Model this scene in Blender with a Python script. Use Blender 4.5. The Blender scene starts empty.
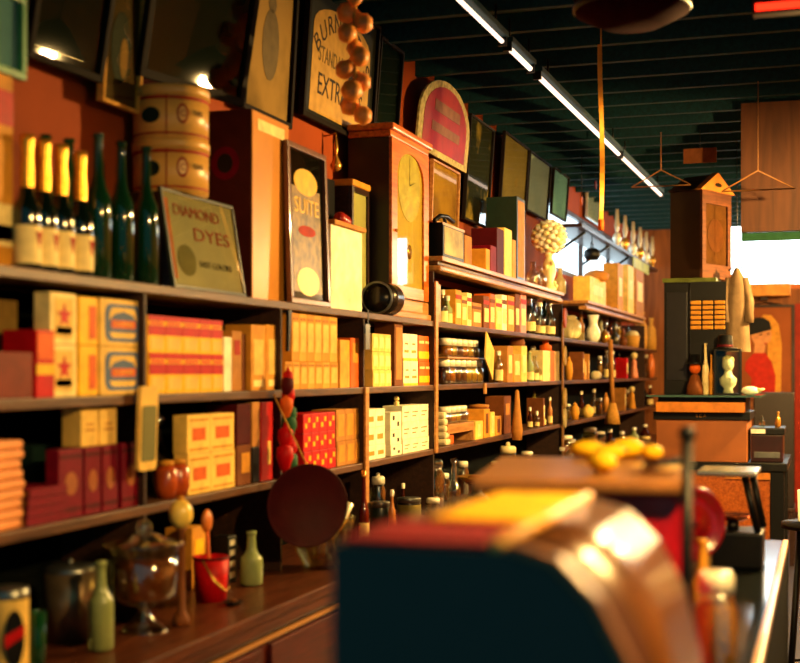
import bpy, bmesh, math, random
from mathutils import Vector, Matrix
random.seed(7)
R = random.Random(11)
scene = bpy.context.scene
COL = scene.collection
# ------------------------------------------------------------------ camera model
F_PX, YAW, EYE, HZ = 1300.0, math.radians(18.1), 1.6, 372.0
cs, sn = math.cos(YAW), math.sin(YAW)
def at(u, X):
    t = (u - 400) / F_PX
    return X * (cs + t * sn) / (t * cs - sn)
def dep(X, Y): return -X * sn + Y * cs
def zv(v, X, Y): return EYE + (HZ - v) * dep(X, Y) / F_PX
def xat(u, Y):
    t = (u - 400) / F_PX
    return Y * (t * cs - sn) / (cs + t * sn)
# ------------------------------------------------------------------ places
XS, XW = -1.86, -2.16          # shelf fronts, wall
L1, L2, L3, LC, LG = 1.855, 1.535, 1.215, 0.88, 2.185
XF = -1.885
CEIL = 3.33
YFAR = 15.6
CT = 0.95                       # front counter top
# ------------------------------------------------------------------ materials
def lin(c):
    o = []
    for v in c:
        v /= 255.0
        o.append(v / 12.92 if v <= .04045 else ((v + .055) / 1.055) ** 2.4)
    return tuple(o) + (1.0,)
_M = {}
def mat(name, rgb, rough=.6, metal=0., var=.25, scale=18., bump=.0, trans=0., coat=0., emit=None, es=0., ior=1.45, spec=None):
    if name in _M: return _M[name]
    m = bpy.data.materials.new(name); m.use_nodes = True
    nt = m.node_tree; b = nt.nodes['Principled BSDF']
    b.inputs['Roughness'].default_value = rough
    b.inputs['Metallic'].default_value = metal
    b.inputs['IOR'].default_value = ior
    b.inputs['Transmission Weight'].default_value = trans
    b.inputs['Coat Weight'].default_value = coat
    b.inputs['Coat Roughness'].default_value = .08
    if spec is None and rough >= .5 and metal == 0: spec = .15
    if spec is not None: b.inputs['Specular IOR Level'].default_value = spec
    col = lin(rgb)
    if var > 0:
        tc = nt.nodes.new('ShaderNodeTexCoord')
        nz = nt.nodes.new('ShaderNodeTexNoise'); nz.inputs['Scale'].default_value = scale; nz.inputs['Detail'].default_value = 4
        nt.links.new(tc.outputs['Object'], nz.inputs['Vector'])
        rp = nt.nodes.new('ShaderNodeValToRGB')
        rp.color_ramp.elements[0].position = .3; rp.color_ramp.elements[1].position = .7
        rp.color_ramp.elements[0].color = tuple(x * (1 - var) for x in col[:3]) + (1,)
        rp.color_ramp.elements[1].color = tuple(min(1, x * (1 + var * .5)) for x in col[:3]) + (1,)
        nt.links.new(nz.outputs['Fac'], rp.inputs['Fac'])
        nt.links.new(rp.outputs['Color'], b.inputs['Base Color'])
        if bump > 0:
            bp = nt.nodes.new('ShaderNodeBump'); bp.inputs['Strength'].default_value = bump; bp.inputs['Distance'].default_value = .01
            nt.links.new(nz.outputs['Fac'], bp.inputs['Height']); nt.links.new(bp.outputs['Normal'], b.inputs['Normal'])
    else:
        b.inputs['Base Color'].default_value = col
    if emit:
        b.inputs['Emission Color'].default_value = lin(emit); b.inputs['Emission Strength'].default_value = es
    _M[name] = m
    return m
def wood(name, a, b_, rough=.45, scale=6., stretch=(12, 1, 12), coat=0.):
    if name in _M: return _M[name]
    m = bpy.data.materials.new(name); m.use_nodes = True
    nt = m.node_tree; b = nt.nodes['Principled BSDF']
    b.inputs['Roughness'].default_value = rough; b.inputs['Coat Weight'].default_value = coat * .5; b.inputs['Specular IOR Level'].default_value = .3
    tc = nt.nodes.new('ShaderNodeTexCoord'); mp = nt.nodes.new('ShaderNodeMapping'); mp.inputs['Scale'].default_value = stretch
    nz = nt.nodes.new('ShaderNodeTexNoise'); nz.inputs['Scale'].default_value = scale; nz.inputs['Detail'].default_value = 6; nz.inputs['Distortion'].default_value = .6
    rp = nt.nodes.new('ShaderNodeValToRGB'); rp.color_ramp.elements[0].color = lin(a); rp.color_ramp.elements[1].color = lin(b_)
    rp.color_ramp.elements[0].position = .32; rp.color_ramp.elements[1].position = .68
    bp = nt.nodes.new('ShaderNodeBump'); bp.inputs['Strength'].default_value = .15; bp.inputs['Distance'].default_value = .005
    L = nt.links.new
    L(tc.outputs['Object'], mp.inputs['Vector']); L(mp.outputs['Vector'], nz.inputs['Vector']); L(nz.outputs['Fac'], rp.inputs['Fac'])
    L(rp.outputs['Color'], b.inputs['Base Color']); L(nz.outputs['Fac'], bp.inputs['Height']); L(bp.outputs['Normal'], b.inputs['Normal'])
    _M[name] = m
    return m
def pane_mat(name='pane_glass', tint=(235, 240, 230)):
    if name in _M: return _M[name]
    m = bpy.data.materials.new(name); m.use_nodes = True
    nt = m.node_tree; nt.nodes.clear(); L = nt.links.new
    o = nt.nodes.new('ShaderNodeOutputMaterial'); mx = nt.nodes.new('ShaderNodeMixShader'); t = nt.nodes.new('ShaderNodeBsdfTransparent')
    g = nt.nodes.new('ShaderNodeBsdfGlossy'); f = nt.nodes.new('ShaderNodeFresnel'); f.inputs['IOR'].default_value = 1.5
    t.inputs['Color'].default_value = lin(tint); g.inputs['Roughness'].default_value = .02
    nz = nt.nodes.new('ShaderNodeTexNoise'); nz.inputs['Scale'].default_value = 5
    bp = nt.nodes.new('ShaderNodeBump'); bp.inputs['Strength'].default_value = .01
    L(nz.outputs['Fac'], bp.inputs['Height']); L(bp.outputs['Normal'], g.inputs['Normal'])
    ge = nt.nodes.new('ShaderNodeNewGeometry'); mu = nt.nodes.new('ShaderNodeMath'); mu.operation = 'MULTIPLY_ADD'
    iv = nt.nodes.new('ShaderNodeMath'); iv.operation = 'SUBTRACT'; iv.inputs[0].default_value = 1; L(ge.outputs['Backfacing'], iv.inputs[1])
    mu.operation = 'MULTIPLY'; L(f.outputs['Fac'], mu.inputs[0]); L(iv.outputs[0], mu.inputs[1])
    L(mu.outputs[0], mx.inputs['Fac']); L(t.outputs['BSDF'], mx.inputs[1]); L(g.outputs['BSDF'], mx.inputs[2]); L(mx.outputs['Shader'], o.inputs['Surface'])
    _M[name] = m
    return m
PANE = pane_mat()
def glassware(name, tint, gloss=.25, rough=.05):
    m = bpy.data.materials.new(name); m.use_nodes = True
    nt = m.node_tree; nt.nodes.clear(); L = nt.links.new
    o = nt.nodes.new('ShaderNodeOutputMaterial'); mx = nt.nodes.new('ShaderNodeMixShader'); t = nt.nodes.new('ShaderNodeBsdfTransparent')
    g = nt.nodes.new('ShaderNodeBsdfGlossy'); lw = nt.nodes.new('ShaderNodeLayerWeight'); lw.inputs['Blend'].default_value = .35
    t.inputs['Color'].default_value = lin(tint); g.inputs['Roughness'].default_value = rough; g.inputs['Color'].default_value = (.9, .9, .85, 1)
    ma = nt.nodes.new('ShaderNodeMath'); ma.operation = 'MULTIPLY_ADD'; ma.inputs[1].default_value = .55; ma.inputs[2].default_value = gloss * .4
    L(lw.outputs['Facing'], ma.inputs[0]); L(ma.outputs[0], mx.inputs['Fac']); L(t.outputs['BSDF'], mx.inputs[1]); L(g.outputs['BSDF'], mx.inputs[2]); L(mx.outputs['Shader'], o.inputs['Surface'])
    _M[name] = m
    return m
GLASS = glassware('clear_glass', (240, 240, 222), .4, .07)
GGLASS = mat('green_glass', (30, 105, 55), .05, trans=.75, var=0)
DGLASS = mat('dark_green_glass', (6, 16, 10), .06, var=0, coat=.5)
PGLASS = mat('pale_green_glass', (150, 165, 105), .15, trans=.2, var=0)
AGLASS = mat('brown_glass', (70, 25, 8), .06, trans=.4, var=0)
CREAM = mat('cream_card', (226, 184, 92), .6)
IVORY = mat('ivory_card', (240, 214, 140), .55)
PALE = mat('pale_card', (250, 238, 205), .55)
OCHRE = mat('ochre_card', (205, 140, 45), .6)
TAN = mat('tan_card', (176, 118, 52), .65)
BROWN = mat('brown_card', (112, 62, 28), .65)
YELLOW = mat('yellow_card', (240, 185, 25), .5)
ORANGE = mat('orange_card', (215, 95, 30), .55)
RED = mat('red_card', (186, 10, 16), .5)
MAROON = mat('maroon_cloth', (108, 3, 28), .6)
DKRED = mat('dark_red', (70, 5, 14), .6)
BLUE = mat('grey_blue_ink', (84, 104, 140), .6)
GREEN = mat('green_card', (34, 84, 52), .6)
DGREEN = mat('dark_green_card', (16, 36, 30), .6)
BLACK = mat('black_paint', (10, 11, 12), .45, spec=.2)
INK = mat('dark_ink', (34, 26, 20), .6)
RINK = mat('red_ink', (160, 40, 18), .6)
GOLD = mat('gold_foil', (236, 170, 50), .28, metal=.75, scale=60, bump=.3)
BRASS = mat('brass', (225, 160, 66), .26, metal=.7)
SILVER = mat('bright_tin', (240, 230, 200), .25, metal=.12, coat=.4)
STEEL = mat('dull_steel', (120, 122, 118), .35, metal=.9)
IRON = mat('black_iron', (8, 10, 11), .42, spec=.25)
COPPER = mat('copper', (200, 95, 45), .22, metal=1.)
WALLM = mat('painted_wall', (146, 64, 24), .75, scale=3., bump=.05)
SHELFW = wood('shelf_wood', (56, 30, 15), (98, 60, 30), .45, 5)
LEDGEW = wood('ledge_wood', (150, 98, 48), (190, 135, 75), .4, 5)
BACKW = wood('shaded_back_wood', (3, 6, 6), (8, 12, 11), .95, 5)  # teal-black shade behind the shelves is painted into the board colour
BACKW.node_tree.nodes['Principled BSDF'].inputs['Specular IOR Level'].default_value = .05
DARKW = wood('dark_wood', (30, 16, 10), (54, 28, 15), .4, 5, coat=.3)
REDW = wood('red_wood', (58, 16, 9), (86, 26, 13), .4, 5, coat=.3)
ORW = wood('orange_wood', (160, 76, 22), (210, 114, 42), .35, 5, coat=.3)
UPW = wood('upright_wood', (36, 20, 12), (58, 32, 18), .6, 5)
COUNTW = wood('counter_wood', (58, 26, 13), (96, 48, 24), .35, 5, coat=.2)
CEILM = wood('ceiling_teal_shade', (1, 42, 50), (3, 58, 66), .7, 4)  # teal tone of the shadows is put into the ceiling's base colour
WHITE = mat('white_china', (245, 238, 215), .25)
PORC = mat('cream_china', (240, 222, 160), .3)
GARLIC = mat('onion_skin', (240, 152, 62), .45, scale=40)
STRAW = mat('straw', (205, 150, 65), .8, scale=60, bump=.4)
CLOTH = mat('pale_cloth', (222, 205, 160), .9, scale=12, bump=.3)
# ------------------------------------------------------------------ mesh helpers
class MB:
    def __init__(s): s.bm = bmesh.new(); s.mats = []
    def _mi(s, m):
        if m not in s.mats: s.mats.append(m)
        return s.mats.index(m)
    def box(s, x0, x1, y0, y1, z0, z1, m, bev=0., M=None):
        r = bmesh.ops.create_cube(s.bm, size=1)
        vs = r['verts']
        bmesh.ops.transform(s.bm, matrix=Matrix.Translation(((x0 + x1) / 2, (y0 + y1) / 2, (z0 + z1) / 2)) @ Matrix.Diagonal((abs(x1 - x0), abs(y1 - y0), abs(z1 - z0), 1)), verts=vs)
        fs = set(f for v in vs for f in v.link_faces)
        mi = s._mi(m)
        for f in fs: f.material_index = mi
        if bev > 0:
            es = list(set(e for v in vs for e in v.link_edges))
            rr = bmesh.ops.bevel(s.bm, geom=es, offset=bev, segments=2, affect='EDGES', profile=.6)
            for f in rr['faces']: f.material_index = mi
            vs = list(set(v for f in rr['faces'] for v in f.verts) | set(v for v in vs if v.is_valid))
        if M is not None: bmesh.ops.transform(s.bm, matrix=M, verts=vs)
        return s
    def lathe(s, prof, m, seg=20, c=(0, 0, 0), M=None, smooth=True):
        bm = s.bm; mi = s._mi(m); rings = []; new = []
        for r, z in prof:
            if r < 1e-6: rings.append([bm.verts.new((0, 0, z))])
            else: rings.append([bm.verts.new((r * math.cos(2 * math.pi * k / seg), r * math.sin(2 * math.pi * k / seg), z)) for k in range(seg)])
            new += rings[-1]
        for a, b in zip(rings, rings[1:]):
            for k in range(seg):
                k2 = (k + 1) % seg
                if len(a) == 1 and len(b) == 1: continue
                if len(a) == 1: f = bm.faces.new((a[0], b[k2], b[k]))
                elif len(b) == 1: f = bm.faces.new((a[k], a[k2], b[0]))
                else: f = bm.faces.new((a[k], a[k2], b[k2], b[k]))
                f.material_index = mi; f.smooth = smooth
        T = Matrix.Translation(c)
        bmesh.ops.transform(bm, matrix=T @ M if M is not None else T, verts=new)
        return s
    def prism(s, poly, t, m, M=None):
        """polygon in local (y,z), thickness t towards +x"""
        bm = s.bm; mi = s._mi(m)
        a = [bm.verts.new((0, y, z)) for y, z in poly]; b = [bm.verts.new((t, y, z)) for y, z in poly]
        n = len(poly)
        fs = [bm.faces.new(b), bm.faces.new(a[::-1])]
        for k in range(n): fs.append(bm.faces.new((a[k], a[(k + 1) % n], b[(k + 1) % n], b[k])))
        for f in fs: f.material_index = mi
        bmesh.ops.recalc_face_normals(bm, faces=fs)
        if M is not None: bmesh.ops.transform(bm, matrix=M, verts=a + b)
        return s
    def tube(s, pts, r, m, seg=8):
        bm = s.bm; mi = s._mi(m); rings = []
        pts = [Vector(p) for p in pts]
        for i, p in enumerate(pts):
            d = (pts[min(i + 1, len(pts) - 1)] - pts[max(i - 1, 0)]).normalized()
            up = Vector((0, 0, 1)) if abs(d.z) < .9 else Vector((1, 0, 0))
            e1 = d.cross(up).normalized(); e2 = d.cross(e1)
            rr = r[i] if isinstance(r, (list, tuple)) else r
            rings.append([bm.verts.new(p + e1 * rr * math.cos(2 * math.pi * k / seg) + e2 * rr * math.sin(2 * math.pi * k / seg)) for k in range(seg)])
        fs = []
        for a, b in zip(rings, rings[1:]):
            for k in range(seg): fs.append(bm.faces.new((a[k], a[(k + 1) % seg], b[(k + 1) % seg], b[k])))
        fs.append(bm.faces.new(rings[0])); fs.append(bm.faces.new(rings[-1]))
        for f in fs: f.material_index = mi; f.smooth = True
        bmesh.ops.recalc_face_normals(bm, faces=fs)
        return s
    def ball(s, c, r, m, sc=(1, 1, 1), seg=14, lump=0., M=None):
        q = bmesh.ops.create_uvsphere(s.bm, u_segments=seg, v_segments=max(6, seg // 2 + 2), radius=1)
        mi = s._mi(m)
        for v in q['verts']:
            k = 1 + (R.uniform(-lump, lump) if lump else 0)
            v.co = Vector((v.co.x * r * sc[0] * k, v.co.y * r * sc[1] * k, v.co.z * r * sc[2] * k))
            for f in v.link_faces: f.material_index = mi; f.smooth = True
        T = Matrix.Translation(c)
        bmesh.ops.transform(s.bm, matrix=T @ M if M is not None else T, verts=q['verts'])
        return s
    def build(s, name, parent=None, loc=None):
        me = bpy.data.meshes.new(name); s.bm.to_mesh(me); s.bm.free()
        for m in s.mats: me.materials.append(m)
        o = bpy.data.objects.new(name, me); COL.objects.link(o)
        if parent: o.parent = parent
        if loc is not None: o.location = loc
        return o
def tag(o, label, cat, group=None):
    o['label'] = label; o['category'] = cat
    if group: o['group'] = group
    return o
def thing(name, label, cat, loc, group=None, rot=(0, 0, 0)):
    o = bpy.data.objects.new(name, None); COL.objects.link(o); o.empty_display_size = .05
    o.location = loc; o.rotation_euler = rot
    return tag(o, label, cat, group)
def struct(o): o['kind'] = 'structure'; return o
def text(s, size, m, parent, M, name='lettering', arc=None, width=None):
    """lettering as a mesh: runs along local +y, up +z, faces +x"""
    def one(st, sz):
        cu = bpy.data.curves.new('t', 'FONT'); cu.body = st; cu.size = sz; cu.align_x = 'CENTER'; cu.align_y = 'CENTER'; cu.extrude = .0008; cu.resolution_u = 3
        ob = bpy.data.objects.new('t', cu); COL.objects.link(ob)
        dg = bpy.context.evaluated_depsgraph_get(); me = bpy.data.meshes.new_from_object(ob.evaluated_get(dg))
        bpy.data.objects.remove(ob); bpy.data.curves.remove(cu)
        return me
    B = Matrix(((0, 0, 1, 0), (1, 0, 0, 0), (0, 1, 0, 0), (0, 0, 0, 1)))
    bm = bmesh.new()
    if arc:
        n = len(s)
        for i, ch in enumerate(s):
            if ch == ' ': continue
            a = (i - (n - 1) / 2) * arc[1]
            me = one(ch, size)
            me.transform(Matrix.Translation((arc[0] * math.sin(a), arc[0] * (math.cos(a) - 1), 0)) @ Matrix.Rotation(-a, 4, 'Z'))
            bm.from_mesh(me); bpy.data.meshes.remove(me)
    else:
        me = one(s, size); bm.from_mesh(me); bpy.data.meshes.remove(me)
    if width:
        xs = [v.co.x for v in bm.verts]; k = width / (max(xs) - min(xs))
        for v in bm.verts: v.co.x *= k
    bmesh.ops.transform(bm, matrix=M @ B, verts=bm.verts)
    me = bpy.data.meshes.new(name); bm.to_mesh(me); bm.free(); me.materials.append(m)
    o = bpy.data.objects.new(name, me); COL.objects.link(o); o.parent = parent
    return o
T = Matrix.Translation
ORD = ['first', 'second', 'third', 'fourth', 'fifth', 'sixth', 'seventh', 'eighth', 'ninth', 'tenth', 'eleventh', 'twelfth', 'thirteenth', 'fourteenth']
def rrect(w, h, r, n=4):
    p = []
    for cx, cy, a0 in ((w / 2 - r, h / 2 - r, 0), (-w / 2 + r, h / 2 - r, 90), (-w / 2 + r, -h / 2 + r, 180), (w / 2 - r, -h / 2 + r, 270)):
        for k in range(n + 1):
            a = math.radians(a0 + 90 * k / n); p.append((cx + r * math.cos(a), cy + r * math.sin(a)))
    return p
def oval(a, b, n=20, y=0, z=0): return [(y + a * math.cos(2 * math.pi * k / n), z + b * math.sin(2 * math.pi * k / n)) for k in range(n)]
# ------------------------------------------------------------------ kinds
def carton(y0, y1, z0, z1, m, name, label, cat, group=None, xf=XF, depth=.12, deco=(), bev=.003, yaw=0):
    """box with its printed panels: deco = (part name, ya, yb, za, zb, material) as fractions of the front"""
    w, h = y1 - y0, z1 - z0
    loc = (xf - depth / 2, (y0 + y1) / 2, z0)
    b = MB().box(-depth / 2, depth / 2, -w / 2, w / 2, 0, h, m, bev)
    if not deco:
        o = b.build(name, None, loc); o.rotation_euler = (0, 0, yaw); return tag(o, label, cat, group)
    t = thing(name, label, cat, loc, group, (0, 0, yaw))
    b.build('body', t)
    for d in deco:
        MB().box(depth / 2, depth / 2 + .0015, -w / 2 + d[1] * w, -w / 2 + d[2] * w, d[3] * h, d[4] * h, d[5]).build(d[0], t)
    return t
def pc(u0, u1, vt, z0, m, name, label, cat, group=None, xf=XF, depth=.12, deco=(), z1=None, gap=.0015, yaw=0):
    y0, y1 = at(u0, xf) + gap, at(u1, xf) - gap
    if z1 is None: z1 = zv(vt, xf, (y0 + y1) / 2)
    return carton(y0, y1, z0, z1, m, name, label, cat, group, xf, depth, deco, yaw=yaw)
def grid(us, vs, z0, m, name, desc, place, cat, group, xf=XF, depth=.11, deco=(), skip=(), mats=None):
    """rows of equal boxes; vs from the bottom row's top upwards"""
    um = (us[0] + us[-1]) / 2; ym = at(um, xf)
    zs = [z0] + [zv(v, xf, ym) for v in vs]
    n = len(us) - 1
    rn = ['bottom', 'top'] if len(vs) == 2 else ['bottom', 'middle', 'top'] if len(vs) == 3 else ['']
    for r in range(len(vs)):
        for k in range(n):
            if (r, k) in skip: continue
            row = (rn[r] + ' row of ') if len(vs) > 1 else ''
            lab = f'{desc}, {ORD[k]} from left in {row}{place}'
            mm = mats[(r * 7 + k * 3) % len(mats)] if mats else m
            carton(at(us[k], xf) + .001, at(us[k + 1], xf) - .001, zs[r] + (.0008 if r else 0), zs[r + 1], mm, name, lab, cat, group, xf - (.003 if r else 0), depth, deco, bev=.002)
def bottle(u, X, z0, H, Rr, m, label, group=None, foil=None, lab=None, neck=.32, name='bottle', cap=None, labm=None, Y=None):
    Y = at(u, X) if Y is None else Y
    t = thing(name, label, 'bottle', (X, Y, z0), group)
    hs = H * (1 - neck); rn = Rr * .36
    pr = [(0, .004), (Rr * .8, 0), (Rr, .008), (Rr, hs * .8), (Rr * .93, hs * .9), (Rr * .62, hs), (rn * 1.15, hs + H * neck * .25), (rn, H * .9), (rn, H - .012), (rn * 1.25, H - .01), (rn * 1.25, H), (0, H)]
    MB().lathe(pr, m).build('glass', t)
    if foil: MB().lathe([(rn * 1.2 + .001, hs + H * neck * .12), (rn * 1.35 + .002, hs + H * neck * .35), (rn + .0025, H * .86), (rn * 1.32 + .002, H - .013), (rn * 1.32 + .002, H + .003), (0, H + .004)], foil).build('foil', t)
    if cap: MB().lathe([(rn * 1.32 + .001, H - .02), (rn * 1.32 + .001, H + .006), (0, H + .008)], cap).build('cap', t)
    if lab: MB().lathe([(Rr + .0008, hs * lab[0]), (Rr + .0008, hs * lab[1])], labm or IVORY).build('label', t)
    return t
def jar(u, X, z0, H, Rr, label, group=None, cont=None, lid=SILVER, glass=None, name='jar', fill=.7, Y=None, knob=False, lf=.84):
    Y = at(u, X) if Y is None else Y
    t = thing(name, label, 'jar', (X, Y, z0), group)
    g = glass or GLASS; hb = H * lf; w = .003
    MB().lathe([(0, 0), (Rr * .9, 0), (Rr, .006), (Rr, hb * .85), (Rr * .8, hb * .95), (Rr * .8, hb), (Rr * .8 - w, hb), (Rr * .8 - w, hb * .95), (Rr - w, hb * .84), (Rr - w, .008), (0, .006)], g).build('glass', t)
    if cont: MB().lathe([(0, .0065), (Rr - w - .0008, .0085), (Rr - w - .0008, hb * fill * .9), (Rr * .5, hb * fill), (0, hb * fill)], cont).build('contents', t)
    if lid:
        pr = [(0, hb + .0005), (Rr * .86, hb + .0005), (Rr * .86, H * .96), (Rr * .7, H), (0, H)]
        MB().lathe(pr, lid).build('lid', t)
        if knob: MB().ball((0, 0, H + Rr * .2), Rr * .25, lid).build('knob', t)
    return t
def tin(u, X, z0, H, Rr, m, label, group=None, name='tin', band=None, lid=None, Y=None):
    Y = at(u, X) if Y is None else Y
    t = thing(name, label, 'tin', (X, Y, z0), group)
    MB().lathe([(0, 0), (Rr, 0), (Rr, H * .86), (Rr * .98, H * .87), (0, H * .87)], m, 28).build('body', t)
    MB().lathe([(Rr * .99, H * .86), (Rr * 1.02, H * .86), (Rr * 1.02, H * .985), (Rr, H), (0, H)], lid or m, 28).build('lid', t)
    if band: MB().lathe([(Rr + .001, H * band[0]), (Rr + .001, H * band[1])], band[2], 28).build('label', t)
    return t
def frame(y0, y1, z0, z1, X, fw, fm, pm, name, label, cat='picture', group=None, tilt=0., ft=.025, glass=True, yaw=0):
    """picture: stands with its foot at X; positive tilt leans the top into the room"""
    w, h = y1 - y0, z1 - z0
    t = thing(name, label, cat, (X, (y0 + y1) / 2, z0), group, (0, tilt, yaw))
    b = MB()
    b.box(0, ft, -w / 2, w / 2, 0, fw, fm, .003); b.box(0, ft, -w / 2, w / 2, h - fw, h, fm, .003)
    b.box(0, ft, -w / 2, -w / 2 + fw, fw, h - fw, fm, .003); b.box(0, ft, w / 2 - fw, w / 2, fw, h - fw, fm, .003)
    b.build('frame', t)
    MB().box(.002, .008, -w / 2 + fw * .9, w / 2 - fw * .9, fw * .9, h - fw * .9, pm).build('print', t)
    if glass: MB().box(.0125, .0135, -w / 2 + fw * .95, w / 2 - fw * .95, fw * .95, h - fw * .95, PANE).build('glass', t)
    return t, w, h
def pframe(u0, u1, v0, v1, X, *a, **k):
    y0, y1 = at(u0, X), at(u1, X); ym = (y0 + y1) / 2
    return frame(y0, y1, zv(v1, X, ym), zv(v0, X, ym), X, *a, **k)
# ================================================================== THE SETTING
struct(MB().box(-2.6, 3.4, .6, YFAR + .1, -.05, 0, wood('floor_boards', (22, 13, 9), (40, 24, 14), .5, 3, (8, .6, 8))).build('floor'))
struct(MB().box(-2.6, 3.4, .6, YFAR + .1, CEIL, CEIL + .05, CEILM).build('ceiling'))
y = 2.0; k = 1
while y < YFAR - .1:
    struct(MB().box(XW, 3.4, y, y + .045, CEIL - .09, CEIL, CEILM, .004).build(f'trim_{k}')); y += .375; k += 1
# left wall with a bright window far along it
WY0, WY1, WZ0, WZ1 = at(548, XW), at(632, XW), 2.45, 3.04
b = MB()
b.box(XW - .12, XW, 1.2, WY0, 0, CEIL, WALLM); b.box(XW - .12, XW, WY1, YFAR, 0, CEIL, WALLM)
b.box(XW - .12, XW, WY0, WY1, 0, WZ0, WALLM); b.box(XW - .12, XW, WY0, WY1, WZ1, CEIL, WALLM)
struct(b.build('wall_left'))
def sky_pane(name, rgb, es):
    m = bpy.data.materials.new(name); m.use_nodes = True; nt = m.node_tree; nt.nodes.clear()
    o = nt.nodes.new('ShaderNodeOutputMaterial'); e = nt.nodes.new('ShaderNodeEmission'); e.inputs['Color'].default_value = lin(rgb); e.inputs['Strength'].default_value = es
    nt.links.new(e.outputs[0], o.inputs[0]); return m
SKYW = sky_pane('daylit_frosted_pane', (215, 240, 250), 1.3)
SKYF = sky_pane('daylit_far_pane', (225, 245, 250), 3.2)
w1 = struct(MB().box(XW - .06, XW - .05, WY0, WY1, WZ0, WZ1, SKYW).build('window_1'))
b = MB()
for f in range(4):
    yy = WY0 + .02 + (WY1 - WY0 - .04) * f / 3
    b.box(XW - .045, XW - .005, yy - .02, yy + .02, WZ0, WZ1, DARKW)
b.box(XW - .045, XW - .005, WY0, WY1, WZ0, WZ0 + .04, DARKW); b.box(XW - .045, XW - .005, WY0, WY1, WZ1 - .04, WZ1, DARKW)
struct(b.build('window_frame', w1))
# far wall: brown boards, wide window band high up
FARW = wood('far_boards', (104, 56, 22), (150, 86, 36), .6, 3, (6, 6, .5))
fz0 = zv(283, 0, YFAR)
fx0 = xat(727, YFAR); fx1 = 2.2
b = MB()
b.box(-2.3, 3.4, YFAR, YFAR + .1, 0, fz0, FARW); b.box(-2.3, fx0, YFAR, YFAR + .1, fz0, CEIL, FARW); b.box(fx1, 3.4, YFAR, YFAR + .1, fz0, CEIL, FARW)
struct(b.build('wall_far'))
w2 = struct(MB().box(fx0, fx1, YFAR + .04, YFAR + .06, fz0, CEIL, SKYF).build('window_2'))
b = MB()
b.box(fx0, fx1, YFAR - .03, YFAR + .03, fz0 - .06, fz0, ORW)
b.box(fx0 - .05, fx0, YFAR - .02, YFAR + .03, fz0, CEIL, FARW)
struct(b.build('window_sill', w2))
# panelled header hanging below the ceiling on the right
hy = 8.2; hx = xat(741, hy); hz = zv(232, hx, hy)
HEADM = wood('header_boards', (70, 36, 14), (98, 54, 22), .6, 3, (5, 5, .5))
b = MB().box(hx, 3.4, hy, hy + .06, hz, CEIL - .09, HEADM)
for f in range(1, 6): b.box(hx + f * .42 - .008, hx + f * .42 + .008, hy - .012, hy, hz, CEIL - .09, DARKW)
struct(b.build('trim_50'))
struct(MB().box(hx, 3.4, hy + .061, hy + .09, hz - .05, hz, GREEN).build('trim_51'))
# red-framed doorway on the right of the far wall
dx = xat(795, YFAR)
d1 = struct(MB().box(dx + .09, dx + 1.0, YFAR - .05, YFAR - .01, 0.01, 2.2, FARW).build('door_1'))
b = MB().box(dx, dx + .09, YFAR - .08, YFAR - .005, 0.001, 2.28, mat('red_door_paint', (150, 40, 22), .5)); b.box(dx, dx + 1.1, YFAR - .08, YFAR - .005, 2.281, 2.38, mat('red_door_paint', (150, 40, 22)))
struct(b.build('door_frame', d1))
struct(MB().box(3.3, 3.42, 2.2, YFAR, 0, CEIL, mat('right_wall_boards', (150, 92, 40), .7, scale=2.)).build('wall_right'))
# ================================================================== FURNITURE
Y0, Y1 = 1.9, at(657, XS)
sh = thing('wall_shelving', 'long brown wooden shelving filling the left wall above the back counter', 'shelving', (XS, Y0, LC))
def P(bld, nm, par, org): return bld.build(nm, par) if False else _p(bld, nm, par, org)
def _p(bld, nm, par, org):
    bmesh.ops.transform(bld.bm, matrix=T((-org[0], -org[1], -org[2])), verts=bld.bm.verts)
    return bld.build(nm, par)
so = (XS, Y0, LC)
for z in (L1, L2, L3): _p(MB().box(XW + .022, XS, Y0, Y1, z - .027, z, SHELFW, .003), 'shelf', sh, so)
YS = at(434.5, XS)
for a_, c_ in ((440.5, 563), (587, 645)):
    ya, yb = at(a_, XS + .02), at(c_, XS + .02)
    l = _p(MB().box(XW + .022, XS + .03, ya, yb, LG - .024, LG, LEDGEW, .003), 'ledge', sh, so)
    m = MB().box(XS - .05, XS + .02, ya, yb, LG - .075, LG - .045, LEDGEW, .008); m.box(XW + .022, XS + .005, ya, yb, LG - .045, LG - .0245, SHELFW, .004)
    _p(m, 'moulding', l, so)
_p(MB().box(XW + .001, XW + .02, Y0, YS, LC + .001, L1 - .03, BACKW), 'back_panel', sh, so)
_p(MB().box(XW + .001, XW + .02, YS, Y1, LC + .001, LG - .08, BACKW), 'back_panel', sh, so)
for u, zt in ((146.5, L1 - .028), (282.5, L1 - .028), (365, L1 - .028), (434.5, LG - .08), (484, 0), (563, LG - .08), (608, 0), (645, LG - .08)):
    if not zt: continue
    yy = at(u, XS)
    m = MB()
    zz = [LC + .001, L3 - .028, L3 + .001, L2 - .028, L2 + .001, L1 - .028, L1 + .001, zt]
    for a_, c_ in zip(zz[::2], zz[1::2]):
        if c_ > a_ + .01: m.box(XW + .022, XS - .004, yy - .007, yy + .007, a_, c_, UPW, .002)
    _p(m, 'upright', sh, so)
for u, z0_, z1_ in ((435, L3 - .02, L1 + .2), (365, LC + .05, L2), (562, LC + .02, L1 + .12), (484, L2 - .06, L2)):
    yy = at(u, XS); _p(MB().box(XS + .001, XS + .012, yy - .022, yy + .022, z0_, z1_, LEDGEW, .003), 'front_strip', sh, so)
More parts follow.
